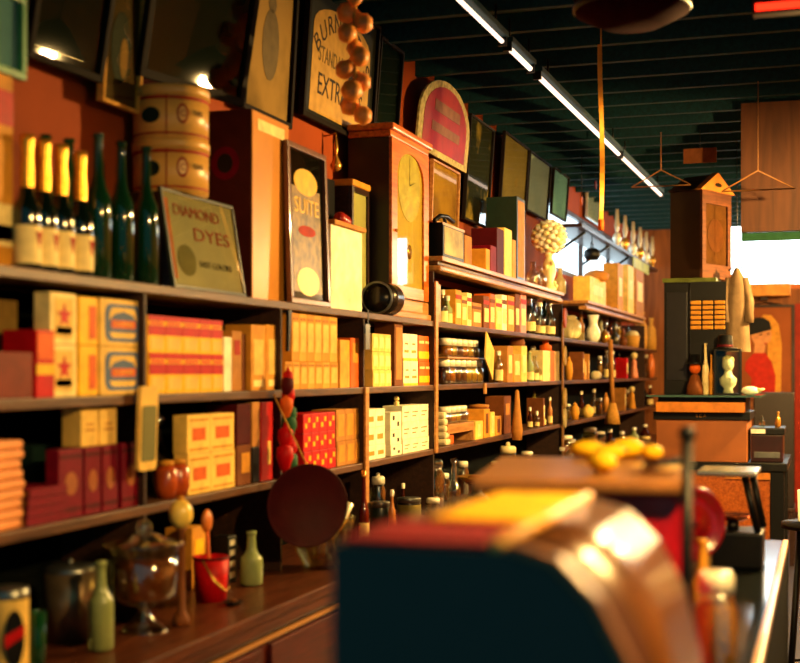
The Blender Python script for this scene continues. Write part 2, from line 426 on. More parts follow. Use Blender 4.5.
# back counter
CX = -1.60
bc = thing('back_counter', 'long reddish wooden counter with panelled front under the wall shelves', 'counter', (CX, Y0, 0))
bo = (CX, Y0, 0)
_p(MB().box(XW + .001, CX, Y0, Y1, LC - .035, LC, COUNTW, .005), 'worktop', bc, bo)
_p(MB().box(XW + .001, CX - .05, Y0, Y1, .001, LC - .036, REDW), 'body', bc, bo)
_p(MB().box(CX - .049, CX - .012, Y0, Y1, LC - .075, LC - .037, COUNTW, .006), 'moulding', bc, bo)
_p(MB().box(CX - .049, CX - .03, Y0, Y1, LC - .11, LC - .098, LEDGEW, .002), 'rail', bc, bo)
yy = Y0 + .1
while yy < 8:
    p = _p(MB().box(CX - .049, CX - .035, yy, yy + .78, .12, LC - .125, REDW, .006), 'front_panel', bc, bo); yy += .86
# front counter, glass-topped
FX0, FX1, FY0, FY1 = -.86, -.135, .85, 5.25
fc = thing('front_counter', 'long dark shop counter with glass top and pale wooden edge rail', 'counter', ((FX0 + FX1) / 2, FY0, 0))
fo = ((FX0 + FX1) / 2, FY0, 0)
_p(MB().box(FX0, FX1 - .02, FY0, FY1, .001, CT - .03, DARKW), 'body', fc, fo)
_p(MB().box(FX0 + .02, FX1 - .021, FY0 + .02, FY1 - .02, CT - .029, CT, mat('counter_glass', (20, 26, 24), .13, var=0, spec=.7)), 'glass_top', fc, fo)
PALEW = wood('pale_wood', (206, 150, 100), (232, 180, 130), .35, 4, coat=.3)
_p(MB().box(FX1 - .02, FX1, FY0, FY1, CT - .029, CT + .001, PALEW, .004), 'edge_rail', fc, fo)
_p(MB().box(FX1 - .019, FX1, FY0, FY1, .001, CT - .031, mat('matt_black', (6, 7, 8), .9, spec=.03)), 'end_board', fc, fo)
# ================================================================== WALL PICTURES AND SIGNS (left to right)
DFR = wood('dark_frame', (12, 8, 6), (24, 14, 9), .8, 8)
DFR.node_tree.nodes['Principled BSDF'].inputs['Specular IOR Level'].default_value = .15
def pic_material(name, base, blot, scale=3., lo=.45):
    m = bpy.data.materials.new(name); m.use_nodes = True; nt = m.node_tree; b = nt.nodes['Principled BSDF']; b.inputs['Roughness'].default_value = .9; b.inputs['Specular IOR Level'].default_value = .05
    tc = nt.nodes.new('ShaderNodeTexCoord'); nz = nt.nodes.new('ShaderNodeTexNoise'); nz.inputs['Scale'].default_value = scale; nz.inputs['Detail'].default_value = 5
    rp = nt.nodes.new('ShaderNodeValToRGB'); rp.color_ramp.elements[0].position = lo; rp.color_ramp.elements[1].position = lo + .2
    rp.color_ramp.elements[0].color = lin(base); rp.color_ramp.elements[1].color = lin(blot)
    L = nt.links.new; L(tc.outputs['Object'], nz.inputs['Vector']); L(nz.outputs['Fac'], rp.inputs['Fac']); L(rp.outputs['Color'], b.inputs['Base Color'])
    return m
PDARK = pic_material('dark_print', (10, 20, 18), (24, 26, 16))
PSEP = pic_material('sepia_print', (140, 112, 62), (104, 84, 46))
PFIG = pic_material('figure_print', (84, 62, 38), (104, 78, 50))
PGREY = pic_material('pale_grey_print', (190, 200, 220), (205, 210, 225))
PTEAL = pic_material('blue_green_print', (120, 165, 200), (140, 190, 215))
PYEL = pic_material('yellow_brown_print', (200, 140, 55), (150, 95, 40))
XP = XW + .004
GFR = mat('green_frame_paint', (70, 140, 84), .4, coat=.3)
t, w, h = pframe(-14, 19, -10, 76, -1.98, .02, GFR, PTEAL, 'framed_print', 'small blue-green print in a bright green frame at upper left corner')
# dark picture whose glass catches the lamp
def lampdir_yaw(px, py, pz, lx, ly, lz):
    p = Vector((px, py, pz)); n = ((Vector((0, 0, EYE)) - p).normalized() + (Vector((lx, ly, lz)) - p).normalized()).normalized(); return n
def aimed(u, v, X):
    n = lampdir_yaw(X, at(u, X), zv(v, X, at(u, X)), .35, 6.0, 2.605); return math.asin(-n.z), math.atan2(n.y, n.x)
ti, ya_ = aimed(60, 50, -2.06)
t, w, h = pframe(24, 94, -30, 70, -2.11, .022, DFR, PDARK, 'framed_print', 'dark framed print, glass catching the lamp, above the gold-topped bottles', tilt=ti, yaw=ya_)
t, w, h = pframe(96, 134, -12, 108, -2.10, .012, STRAW, PFIG, 'framed_print', 'narrow tan print of a dark standing figure above the round tins', tilt=.06)
MB().prism(oval(w * .26, h * .3, 18, 0, h * .5), .001, INK, T((.0085, 0, 0))).build('figure', t)
MB().prism(oval(w * .1, h * .17, 14, w * .08, h * .42), .001, TAN, T((.0096, 0, 0))).build('figure', t)
ti, ya_ = aimed(203, 75, -2.02)
t, w, h = pframe(148, 226, -40, 92, -2.04, .03, DFR, PDARK, 'framed_print', 'large dark framed print, glass catching the lamp, above the stacked tins', tilt=ti, yaw=ya_)
t, w, h = pframe(238, 287, -30, 119, -2.12, .022, DFR, PSEP, 'framed_print', 'sepia print of a faint figure in dark frame, beside lettered extracts sign', tilt=.06, glass=False)
MB().prism(oval(w * .17, h * .24, 18, .01, h * .5), .001, mat('faded_ink', (92, 78, 48), .7), T((.0085, 0, 0))).build('figure', t)
MB().prism(oval(w * .08, h * .06, 14, .01, h * .77), .001, mat('faded_ink', (92, 78, 48)), T((.0085, 0, 0))).build('figure', t)
# lettered sign with arched panel
t, w, h = pframe(298, 369, 2, 133, -2.12, .022, DFR, mat('sign_dark', (24, 26, 18), .5), 'framed_sign', 'large dark framed sign lettered in an arch with cream arched panel', 'sign', tilt=.07, glass=False)
pa = [(-w * .40, h * .07), (w * .40, h * .07), (w * .40, h * .70)] + [(w * .40 * math.cos(a), h * .70 + h * .18 * math.sin(a)) for a in [math.pi * k / 12 for k in range(1, 12)]] + [(-w * .40, h * .70)]
MB().prism(pa, .001, mat('sign_cream', (176, 136, 58), .5), T((.0085, 0, 0))).build('arched_panel', t)
text("BURNETT'S", w * .13, INK, t, T((.010, 0, h * .8)), arc=(w * .46, .21))
text('STANDARD', w * .11, mat('faded_ink', (92, 78, 48)), t, T((.010, -w * .12, h * .5)), width=w * .4)
MB().prism(oval(w * .11, h * .07, 18, w * .2, h * .46), .001, INK, T((.010, 0, 0))).build('emblem', t)
text('EXTRACTS', w * .15, INK, t, T((.010, 0, h * .28)), width=w * .62)
# small dark frame and rounded red sign
t, w, h = pframe(371, 394, 44, 132, -2.12, .016, DFR, PDARK, 'framed_print', 'small dark framed print between the hanging onions and the red rounded sign', tilt=.08)
ya, yb = at(416, -2.08), at(466, -2.08); ym = (ya + yb) / 2; z0_ = zv(160, -2.08, ym); H_ = zv(84, -2.08, ym) - z0_; W_ = (yb - ya) / 2
t = thing('rounded_sign', 'red sign with rounded top and cream border on the wall', 'sign', (-2.09, ym, z0_), None, (0, .1, 0))
def tomb(k): return [(-W_ * k, H_ * (1 - k) * .5), (W_ * k, H_ * (1 - k) * .5), (W_ * k, H_ * .45)] + [(W_ * k * math.cos(a), H_ * .45 + H_ * (.55 - (1 - k) * .5) * math.sin(a)) for a in [math.pi * q / 14 for q in range(1, 14)]] + [(-W_ * k, H_ * .45)]
MB().prism(tomb(1), .012, mat('sign_border', (170, 155, 95), .6, scale=40, var=.5)).build('border', t)
MB().prism(tomb(.84), .002, mat('sign_red', (140, 26, 26), .5, scale=10), T((.0121, 0, 0))).build('panel', t)
MB().box(.0142, .016, -W_ * .5, W_ * .5, H_ * .56, H_ * .7, mat('sign_greyred', (120, 80, 60), .6)).build('faded_band', t)
MB().box(.0142, .016, -W_ * .55, W_ * .55, H_ * .3, H_ * .42, mat('sign_greyred', (120, 80, 60))).build('faded_band', t)
# row of frames behind the ledge
SILF = mat('pale_frame', (205, 205, 190), .3, metal=.6)
pframe(428, 455, 166, 226, -2.13, .012, LEDGEW, PYEL, 'framed_print', 'yellow-brown print under the red rounded sign', tilt=.03)
pframe(461, 485, 122, 224, -2.12, .014, DFR, pic_material('bright_blot_print', (44, 40, 24), (210, 165, 80), 4, .5), 'framed_print', 'tall dark framed print with bright blotch, right of red rounded sign', tilt=.07)
pframe(496, 521, 140, 232, -2.12, .014, DFR, PSEP, 'framed_print', 'tall sepia print, third frame from left behind the ledge', tilt=.07)
pframe(524, 545, 158, 216, -2.12, .014, DFR, PGREY, 'framed_print', 'pale grey print in dark frame behind the white flowers', tilt=.07)
pframe(549, 564, 172, 218, -2.12, .014, DFR, PTEAL, 'framed_print', 'blue-green print, last of the row of frames along ceiling', tilt=.07)
# ================================================================== STANDING ON THE TOP SHELF
# tall striped boxes at the very left
carton(at(-14, -1.95), at(13, -1.95), L1, L1 + .33, OCHRE, 'tall_carton', 'tall orange carton at the left end of top shelf', 'box', None, -1.95, .13, [('label', .1, .95, .18, .5, IVORY), ('label', .3, .95, .22, .34, RED)])
carton(at(-14, -1.95), at(13, -1.95), L1 + .331, L1 + .49, OCHRE, 'small_carton', 'red-banded orange carton standing on the tall orange carton', 'box', None, -1.95, .13, [('band', 0, 1, .2, .75, RED)])
for k, (u, v) in enumerate(((27, 136), (44, 141), (61, 146), (80, 153))):
    yy = at(u, -1.925); H = zv(v, -1.925, yy) - L1
    tt = bottle(u, -1.925, L1, H, .036, DGLASS, f'{ORD[k]} gold-foiled dark bottle from the left in front row of top shelf', 'gold-foiled bottles', GOLD, (.1, .62), .46)
    MB().prism([(-.012, .10), (.0, .055), (.012, .10)], .0015, RINK, T((.0362, 0, 0))).build('emblem', tt)
for k, (u, v) in enumerate(((46, 135), (69, 139))):
    yy = at(u, -2.03); bottle(u, -2.03, L1, zv(v, -2.03, yy) - L1, .036, GGLASS, ['green bottle behind the first and second gold-foiled bottles', 'green bottle behind the third and fourth gold-foiled bottles'][k], 'bare green bottles')
for k, (u, v) in enumerate(((98, 134), (121, 142), (146, 147))):
    yy = at(u, -1.935); bottle(u, -1.935, L1, zv(v, -1.935, yy) - L1, .037, mat('bottle_green', (14, 54, 30), .05, trans=.35, var=0, coat=.3), f'{["nearest the gold-foiled bottles", "middle", "nearest the yellow card"][k]} of three bare green bottles on top shelf', 'bare green bottles', None, None, .36)
# crate and two tins
yc = at(171, -2.02); rr = 38.5 * dep(-2.02, yc) / F_PX; zc = zv(196, -2.02, yc)
carton(yc - rr, yc + rr, L1, zc, DARKW, 'wooden_crate', 'dark wooden crate under the two round tins behind the yellow card', 'crate', None, -1.985, .15)
th = (zv(92, -2.02, yc) - zc) / 2
for k in range(2):
    t = thing('round_tin', ['lower of the two large round yellow tins', 'upper of the two large round yellow tins'][k], 'tin', (-2.02, yc, zc + .001 + k * (th + .001)), 'round yellow tins')
    TINM = mat('tin_yellow', (226, 172, 82), .35, scale=5)
    MB().lathe([(0, 0), (rr * .97, 0), (rr * .97, th * .8), (0, th * .8)], TINM, 40).build('body', t)
    MB().lathe([(rr * .975, th * .8), (rr, th * .8), (rr, th * .97), (rr * .97, th), (0, th)], TINM, 40).build('lid', t)
    MB().lathe([(rr * .972, th * .72), (rr * .972, th * .78)], RINK, 40).build('stripe', t)
    MB().lathe([(rr * .972, th * .06), (rr * .972, th * .1)], RINK, 40).build('stripe', t)
    a0 = math.atan2(-yc, 2.02)          # towards the lens
    def patch(nm, poly, m, da):
        Mx = Matrix.Rotation(a0 + da, 4, 'Z') @ T((rr * .955, 0, th * .42)); MB().prism(poly, rr * .03, m, Mx).build(nm, t)
    patch('patch', oval(rr * .26, th * .15), DGREEN, -.55)
    patch('stripe', [(-.002, -th * .38), (.002, -th * .38), (.002, th * .38), (-.002, th * .38)], RINK, -.12)
    ring = MB(); Mx = Matrix.Rotation(a0 + .3, 4, 'Z') @ T((rr * .955, 0, th * .45))
    ring.prism(oval(rr * .15, th * .19), rr * .03, RINK, Mx); ring.prism(oval(rr * .11, th * .14), rr * .033, TINM, Mx); ring.build('emblem', t)
    text('C', .03, RINK, t, Matrix.Rotation(a0 + .3, 4, 'Z') @ T((rr * .992, 0, th * .45)))
    text('TEAS', .022, INK, t, Matrix.Rotation(a0 + .75, 4, 'Z') @ T((rr * .985, 0, th * .48)), width=rr * .36)
# yellow lettered card leaning back
ya, yb = at(171, -1.905), at(243, -1.905); ym = (ya + yb) / 2; h = zv(196, -1.96, ym) - L1
t, w, h = frame(ya, yb, L1 + .002, L1 + h, -1.905, .012, mat('green_black_frame', (24, 34, 26), .4), mat('card_yellow', (150, 116, 44), .45, scale=4), 'lettered_card', 'yellow lettered card in thin dark frame leaning on the round tins', 'sign', None, -.16, .014, True)
text('DIAMOND', h * .16, RINK, t, T((.009, -w * .05, h * .80)), width=w * .62)
text('DYES', h * .19, RINK, t, T((.009, w * .12, h * .58)), width=w * .5)
text('FAST COLORS', h * .09, INK, t, T((.009, w * .12, h * .28)), width=w * .45)
MB().prism(oval(w * .12, h * .16, 16, -w * .27, h * .3), .001, mat('olive_ink', (120, 100, 44), .6), T((.0085, 0, 0))).build('picture', t)
MB().box(.0085, .0095, -w * .46, -w * .42, h * .1, h * .9, ORANGE).build('border', t)
# ochre cabinet with dark red side
ya, yb = at(251, -1.93), at(288, -1.93); ym = (ya + yb) / 2; h = zv(117, -1.93, ym) - L1
t = thing('display_cabinet', 'tall ochre-fronted box with dark red side and round side emblem', 'box', (-2.03, ym, L1)); w = yb - ya
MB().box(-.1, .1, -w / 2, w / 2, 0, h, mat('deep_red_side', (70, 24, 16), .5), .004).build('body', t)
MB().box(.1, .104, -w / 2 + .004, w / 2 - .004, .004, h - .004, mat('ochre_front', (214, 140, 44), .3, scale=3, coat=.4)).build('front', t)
MB().box(.1041, .1055, -w * .36, w * .36, h * .9, h * .96, IVORY).build('label', t)
my = Matrix.Rotation(math.radians(-90), 4, 'Z')
MB().prism(oval(.055, .06, 20), .002, MAROON, T((.0, -w / 2, h * .72)) @ my).build('emblem', t)
MB().prism(oval(.03, .035, 16), .002, INK, T((.0, -w / 2 - .002, h * .72)) @ my).build('emblem', t)
# advertising mirror with gilt lettering
ya, yb = at(288, -1.9), at(327, -1.9); ym = (ya + yb) / 2; h = zv(148, -1.9, ym) - L1
t, w, h = frame(ya, yb, L1 + .002, L1 + h, -1.905, .022, mat('brown_frame', (104, 56, 26), .35, coat=.4), mat('mirror_dark', (60, 52, 30), .06, metal=.9, scale=3), 'advertising_mirror', 'narrow upright mirror with gilt letters in brown frame, on top shelf', 'mirror', None, -.03, .022, False)
GILT = mat('gilt_letters', (214, 170, 40), .35, metal=.4)
text('SUITE', h * .14, GILT, t, T((.0096, 0, h * .62)), width=w * .62)
MB().box(.0081, .0088, -w * .36, w * .36, h * .08, h * .74, mat('olive_glass_paint', (128, 98, 26), .4, scale=22, var=.8)).build('ground', t)
MB().prism(oval(w * .3, h * .085, 18, 0, h * .78), .001, GILT, T((.0082, 0, 0))).build('emblem', t)
MB().prism(oval(w * .22, h * .035, 18, 0, h * .47), .001, RINK, T((.0089, 0, 0))).build('emblem', t)
MB().prism(oval(w * .28, h * .09, 18, 0, h * .15), .001, GILT, T((.0089, 0, 0))).build('emblem', t)
# ivory box with a little roof board, red apples on it, dark box behind
ya, yb = at(331, -1.93), at(362, -1.93); ym = (ya + yb) / 2; zt = zv(224, -1.93, ym)
t = thing('ivory_box', 'plain ivory box with overhanging lid beside the gilt mirror', 'box', (-2.0, ym, L1)); w = yb - ya
MB().box(-.07, .07, -w / 2, w / 2, 0, zt - L1 - .02, PALE, .003).build('body', t)
MB().box(-.08, .09, -w / 2 - .005, w / 2 + .005, zt - L1 - .0195, zt - L1, TAN, .004).build('lid', t)
for k in range(3):
    a = MB().ball((0, 0, .03), .03, mat('apple_red', (150, 30, 16), .3, coat=.3)).build('apple', None, (-1.98 - .012 * k, at(340, -1.98) + k * .062, zt)); tag(a, f'{["first", "second", "third"][k]} from left of three red apples on the ivory box lid', 'apple', 'red apples')
carton(at(329, -2.03), at(337, -2.03), zt + .001, zv(176, -2.03, ym), BLACK, 'black_box', 'plain black box behind the red apples', 'box', None, -2.04, .09)
# small cased clock with cream face panel
XC = -1.985
ya, yb = at(351, XC), at(368, XC); ym = (ya + yb) / 2; h = zv(182, XC, ym) - L1; w = yb - ya
t = thing('shelf_clock', 'small dark cased clock with pale gold glass beside the tall clock', 'clock', (XC - .056, ym, L1))
MB().box(-.06, .05, -w / 2, w / 2, 0, h - .03, DARKW, .004).build('case', t)
MB().box(-.065, .068, -w / 2 - .008, w / 2 + .008, h - .03, h, OCHRE, .008).build('cornice', t)
d = MB(); d.box(.05, .062, -w / 2, -w / 2 + .02, 0.02, h - .031, DARKW); d.box(.05, .062, w / 2 - .02, w / 2, 0.02, h - .031, DARKW); d.box(.05, .062, -w / 2 + .02, w / 2 - .02, 0.02, .05, DARKW); d.box(.05, .062, -w / 2 + .02, w / 2 - .02, h - .055, h - .031, DARKW)
d = d.build('door', t)
MB().box(.0505, .053, -w / 2 + .02, w / 2 - .02, .05, h - .055, mat('pale_gold', (252, 224, 150), .4, scale=4)).build('panel', t)
MB().box(.058, .059, -w / 2 + .02, w / 2 - .02, .05, h - .055, PANE).build('glass', d)
# dark tin
ym = at(381, -1.895); t = thing('dark_tin', 'black shiny tin lying before the tall clock on shelf edge', 'tin', (-1.885, ym, L1)); w = (at(394, -1.9) - at(371, -1.9)) * .5; h = (zv(277, -1.9, ym) - L1) * .86
MB().lathe([(0, -w / 2), (h / 2, -w / 2), (h / 2, w / 2), (0, w / 2)], mat('black_tin', (40, 34, 28), .25, metal=.6), 28, (0, 0, h / 2), Matrix.Rotation(math.pi / 2, 4, 'X')).build('body', t)
for s_ in (-1, 1): MB().lathe([(h / 2 * .9, -.004), (h / 2 * 1.0, -.004), (h / 2 * 1.0, .004), (h / 2 * .9, .004)], STEEL, 28, (0, s_ * (w / 2 + .0045), h / 2), Matrix.Rotation(math.pi / 2, 4, 'X')).build('rim', t)
# tall clock
XC = -1.90
ya, yb = at(389, XC), at(426, XC); ym = (ya + yb) / 2; h = zv(134, XC, ym) - L1; w = yb - ya; D = .2
t = thing('tall_clock', 'tall orange-brown wooden clock with arched glass door on top shelf', 'clock', (XC - D / 2, ym, L1))
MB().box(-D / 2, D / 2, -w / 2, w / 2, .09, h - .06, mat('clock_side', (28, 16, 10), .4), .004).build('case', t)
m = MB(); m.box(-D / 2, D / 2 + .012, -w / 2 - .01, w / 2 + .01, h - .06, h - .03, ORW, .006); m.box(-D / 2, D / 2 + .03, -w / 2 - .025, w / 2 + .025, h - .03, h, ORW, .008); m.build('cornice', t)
m = MB(); m.box(-D / 2, D / 2 + .012, -w / 2 - .008, w / 2 + .008, .03, .09, LEDGEW, .006); m.box(-D / 2, D / 2 + .025, -w / 2 - .012, w / 2 + .012, 0, .03, LEDGEW, .006); m.build('plinth', t)
# door: face board with arched opening
def arch_board(w, z0, z1, aw, a0, a1, th, m):
    """board with an arched opening, at x 0..th"""
    b = MB(); n = 12
    arc = [(aw * math.cos(math.pi * k / n), a1 - aw * .55 + aw * .55 * math.sin(math.pi * k / n)) for k in range(n + 1)]
    b.prism([(aw, z0), (w, z0), (w, z1), (aw, z1)], th, m); b.prism([(-w, z0), (-aw, z0), (-aw, z1), (-w, z1)], th, m)
    b.prism([(-aw, z0), (aw, z0), (aw, a0), (-aw, a0)], th, m)
    for k in range(n):
        (y0, q0), (y1, q1) = arc[k], arc[k + 1]; b.prism([(y1, q1), (y0, q0), (y0, z1), (y1, z1)], th, m)
    return b
d = arch_board(w / 2, .095, h - .065, w * .36, .15, h - .1, .014, ORW); bmesh.ops.transform(d.bm, matrix=T((D / 2 + .0005, 0, 0)), verts=d.bm.verts); d = d.build('door', t)
MB().box(D / 2 + .0002, D / 2 + .0035, -w * .37, w * .37, .15, h - .09, mat('gold_paper', (250, 190, 70), .5, scale=5)).build('backboard', t)
MB().prism(oval(w * .3, w * .3, 24, 0, h * .72), .003, mat('gilt_dial', (252, 206, 96), .4), T((D / 2 + .0036, 0, 0))).build('dial', t)
hd = MB(); hd.prism([(-.003, h * .72), (.003, h * .72), (.001, h * .72 + w * .25)], .001, INK, T((D / 2 + .007, 0, 0))); hd.prism([(0, h * .72 - .003), (w * .18, h * .72 + .03), (0, h * .72 + .003)], .001, INK, T((D / 2 + .007, 0, 0))); hd.build('hands', t)
MB().lathe([(0, 0), (.035, 0), (.035, .003), (0, .004)], BRASS, 20, (D / 2 + .004, 0, h * .36), Matrix.Rotation(math.pi / 2, 4, 'Y')).build('pendulum', t)
MB().box(D / 2 + .0095, D / 2 + .0105, -w * .37, w * .37, .145, h - .09, PANE).build('glass', d)
MB().ball((D / 2 + .02, -w * .42, h * .45), .008, BRASS).build('knob', d)
# small hanging brass ornament above the mirror
t = thing('brass_ornament', 'small brass hook ornament hanging from the wall above the ivory box', 'ornament', (-2.1, at(336, -2.1), zv(172, -2.1, at(336, -2.1))))
MB().lathe([(0, 0), (.02, .01), (.028, .03), (.012, .06), (.006, .08), (.012, .1), (.004, .16), (0, .16)], BRASS, 14).build('body', t)
MB().tube([(-.058, 0, .165), (0, 0, .175), (0, 0, .15)], .004, BRASS).build('hook', t)
# braid of onions
Xg = -1.62; Yg = at(354, Xg); t = thing('onion_braid', 'braid of brown onions hanging from the ceiling', 'onions', (Xg, Yg, zv(128, Xg, Yg))); g0 = zv(128, Xg, Yg)
MB().tube([(0, 0, .05), (.006, 0, .3), (-.004, .006, .6), (0, 0, CEIL - g0)], .009, STRAW).build('string', t)
gz = .045; k = 0
while gz < .9:
    a = k * 2.4; rr = R.uniform(.03, .042)
    o = MB(); o.lathe([(0, -rr), (rr * .6, -rr * .85), (rr, -rr * .1), (rr * .8, rr * .55), (rr * .25, rr * .95), (rr * .1, rr * 1.4), (0, rr * 1.45)], GARLIC, 14, (.033 * math.cos(a), .033 * math.sin(a), gz), Matrix.Rotation(.5, 4, (math.sin(a), -math.cos(a), 0))); o.build('onion', t)
    gz += .042; k += 1
# ================================================================== SECOND SHELF (under the top shelf)
pc(-6, 18, 300, L2, mat('olive_box', (120, 92, 40), .7), 'board_box', 'dull olive box at left end, behind low brown box', 'box', None, -2.0, .1)
pc(-10, 33, 352, L2, mat('brown_red', (110, 40, 24), .55), 'low_box', 'low brown-red box at the left end of the second shelf', 'box', None, -1.875, .1)
t = pc(36, 55, 330, L2, RED, 'red_carton', 'tall red carton with a yellow band beside the star boxes', 'box', None, XF + .012, .1, [('band', 0, 1, .34, .5, YELLOW), ('panel', .05, .95, .56, .96, ORANGE)])
def star(r, n=5): return [((r if k % 2 == 0 else r * .42) * math.sin(math.pi * k / n), (r if k % 2 == 0 else r * .42) * math.cos(math.pi * k / n)) for k in range(2 * n)]
ya, yb = at(50, XF), at(77, XF); ym = (ya + yb) / 2; zm = zv(345, XF, ym); zt = zv(293, XF, ym)
for k, (z0, z1) in enumerate(((L2, zm), (zm + .001, zt))):
    t = carton(ya + .002, yb - .002, z0, z1, IVORY, 'star_carton', f'{["lower", "upper"][k]} of two ivory cartons with a red star', 'box', 'ivory star cartons', XF, .05, [('panel', .15, .85, .12, .9, CREAM), ('stripe', .2, .8, .2, .34, BLUE)])
    MB().prism(star((yb - ya) * .27)[::-1], .0012, RED, T((.0266, 0, (z1 - z0) * .56))).build('star', t)
ya, yb = at(79, XF), at(98, XF)
for k, (z0, z1) in enumerate(((L2, zm), (zm + .001, zt - .004))):
    carton(ya + .001, yb - .002, z0, z1, YELLOW, 'yellow_carton', f'{["lower", "upper"][k]} of two plain bright yellow cartons beside the blue-emblem boxes', 'box', 'bright yellow cartons', XF, .06, [('label', .52, .9, .14, .82, ORANGE)])
ya, yb = at(100, XF), at(145, XF)
for k, (z0, z1) in enumerate(((L2, zm), (zm + .001, zt - .002))):
    t = carton(ya + .002, yb - .005, z0, z1, CREAM, 'emblem_carton', f'{["lower", "upper"][k]} of two cream boxes with grey-blue emblem and orange plaque', 'box', 'blue emblem boxes', XF, .11)
    cart = t
    w_, h_ = yb - ya - .007, z1 - z0
    root = thing('emblem_box', cart['label'], 'box', tuple(cart.location), 'blue emblem boxes'); del cart['label'], cart['category'], cart['group']; cart.name = 'body'; cart.parent = root; cart.location = (0, 0, 0)
    m = MB(); m.prism(rrect(w_ * .8, h_ * .8, w_ * .12), .0012, BLUE, T((.055, 0, h_ * .5))); e = m.build('emblem', root)
    MB().prism(rrect(w_ * .62, h_ * .64, w_ * .1), .0006, CREAM, T((.0562, 0, h_ * .5))).build('field', root)
    MB().prism([(-w_ * .33, h_ * .3), (w_ * .33, h_ * .3), (w_ * .33, h_ * .52), (w_ * .2, h_ * .68), (0, h_ * .74), (-w_ * .2, h_ * .68), (-w_ * .33, h_ * .52)], .0006, BLUE, T((.0568, 0, 0))).build('arch', root)
    p = MB().prism(rrect(w_ * .56, h_ * .17, h_ * .05), .0008, ORANGE, T((.0575, 0, h_ * .47))).build('plaque', root)
    text('COFFEE', h_ * .11, CREAM, root, T((.0586, 0, h_ * .47)), width=w_ * .42)
# red-and-yellow cartons, two rows
RY = [('top_band', 0, 1, .48, .74, RED), ('stripe', .1, .9, .76, .84, ORANGE), ('upper_band', 0, 1, .86, 1.0, RED), ('label', .12, .88, .1, .4, CREAM)]
grid([149, 166, 183, 200, 212, 223], [354, 318], L2, YELLOW, 'banded_carton', 'yellow carton with red upper half', 'red-banded cartons', 'box', 'red-banded yellow cartons', XF, .1, RY)
pc(224, 232, 337, L2, PALE, 'slim_carton', 'slim white carton between red-banded cartons and ochre books', 'box', None, XF, .1)
pc(232, 242, 331, L2, TAN, 'slim_carton', 'tan carton second from left of the slim cartons right of red-banded ones', 'box', None, XF - .006, .1, [('label', .2, .8, .6, .85, RINK)])
pc(242.5, 248, 334, L2, BROWN, 'slim_carton', 'dark brown slim carton left of two tall cream cartons', 'box', None, XF - .02, .1)
for k, (a, b_) in enumerate(((251, 266), (266, 281))):
    pc(a, b_, 325, L2, OCHRE, 'tall_carton', f'{["left", "right"][k]} of two tall ochre cartons with cream labels beside first bracket', 'box', 'tall ochre cartons', XF, .1, [('label', .15, .8, .24, .78, CREAM), ('foot_band', .15, .8, .06, .16, IVORY)])
# wall bracket hanging on the shelf edge
yb_ = at(291, XS + .02); t = tag(MB().prism([(-.012, 0), (.0, 0), (.022, .15), (-.006, .15)], .012, IRON, T((0, 0, 0))).build('iron_bracket', None, (XS + .003, yb_, L1 - .18)), 'black iron bracket fixed under the edge of top shelf', 'bracket')
us = [285, 292.5, 300, 307.5, 315, 322.5, 330, 338]
grid(us, [362, 314], L2, OCHRE, 'cream_carton', 'ochre carton', 'tall cartons right of iron bracket', 'box', 'ochre cartons right of bracket', XF, .11, [('label', .12, .88, .2, .8, CREAM), ('line', .12, .88, .84, .9, TAN)], skip={(1, 0)}, mats=[OCHRE, mat('ochre_light', (218, 160, 62), .6)])
pc(340, 350, 340, L2, mat('ochre_light', (218, 160, 62)), 'slim_book', 'pale ochre slim box, first of three near the metal tag', 'box', None, XF, .12)
pc(350.5, 359.5, 338, L2, ORANGE, 'slim_book', 'orange slim box, middle of three near the metal tag', 'box', None, XF, .12, [('label', .2, .8, .5, .9, OCHRE)])
pc(359.5, 364, 350, L2, OCHRE, 'slim_book', 'short ochre slim box, last of three near the metal tag', 'box', None, XF, .12)
t = thing('metal_tag', 'small grey metal tag hanging on post in front of second shelf', 'tag', (XS + .014, at(367, XS + .014), zv(350, XS, at(367, XS))))
MB().box(0, .004, -.028, .028, 0, .11, STEEL, .002).build('plate', t); MB().box(.0041, .006, -.006, .006, .1105, .17, BLACK).build('strap', t)
grid([373, 379, 385, 391.5], [370, 352, 334], L2, mat('yellow_cream', (238, 196, 96), .55), 'small_carton', 'small yellow-cream carton', 'cartons by metal tag', 'box', 'small yellow-cream cartons', XF, .06, [('label', .15, .85, .2, .8, IVORY)])
pc(386, 393.5, 320, L2, mat('ochre_light', (218, 160, 62)), 'tall_carton', 'tall ochre carton standing behind the nine small cartons', 'box', None, -2.0, .06)
pc(394.5, 403, 321, L2, BROWN, 'tall_carton', 'tall brown carton between yellow-cream and white cartons', 'box', None, XF, .1, [('label', .15, .85, .1, .9, TAN)])
grid([403.5, 410.5, 418], [361, 334], L2, PALE, 'white_carton', 'white carton with faint print', 'four white cartons', 'box', 'white cartons', XF, .1, [('mark', .2, .8, .3, .4, OCHRE), ('foot_band', 0, 1, .0, .1, YELLOW), ('mark', .3, .7, .6, .66, TAN)])
grid([419, 425, 431], [362, 336], L2, ORANGE, 'orange_carton', 'orange carton with yellow band', 'cartons by pale post', 'box', 'orange cartons by the pale post', XF, .1, [('band', 0, 1, .12, .4, YELLOW), ('band', .1, .9, .7, .8, IVORY)])
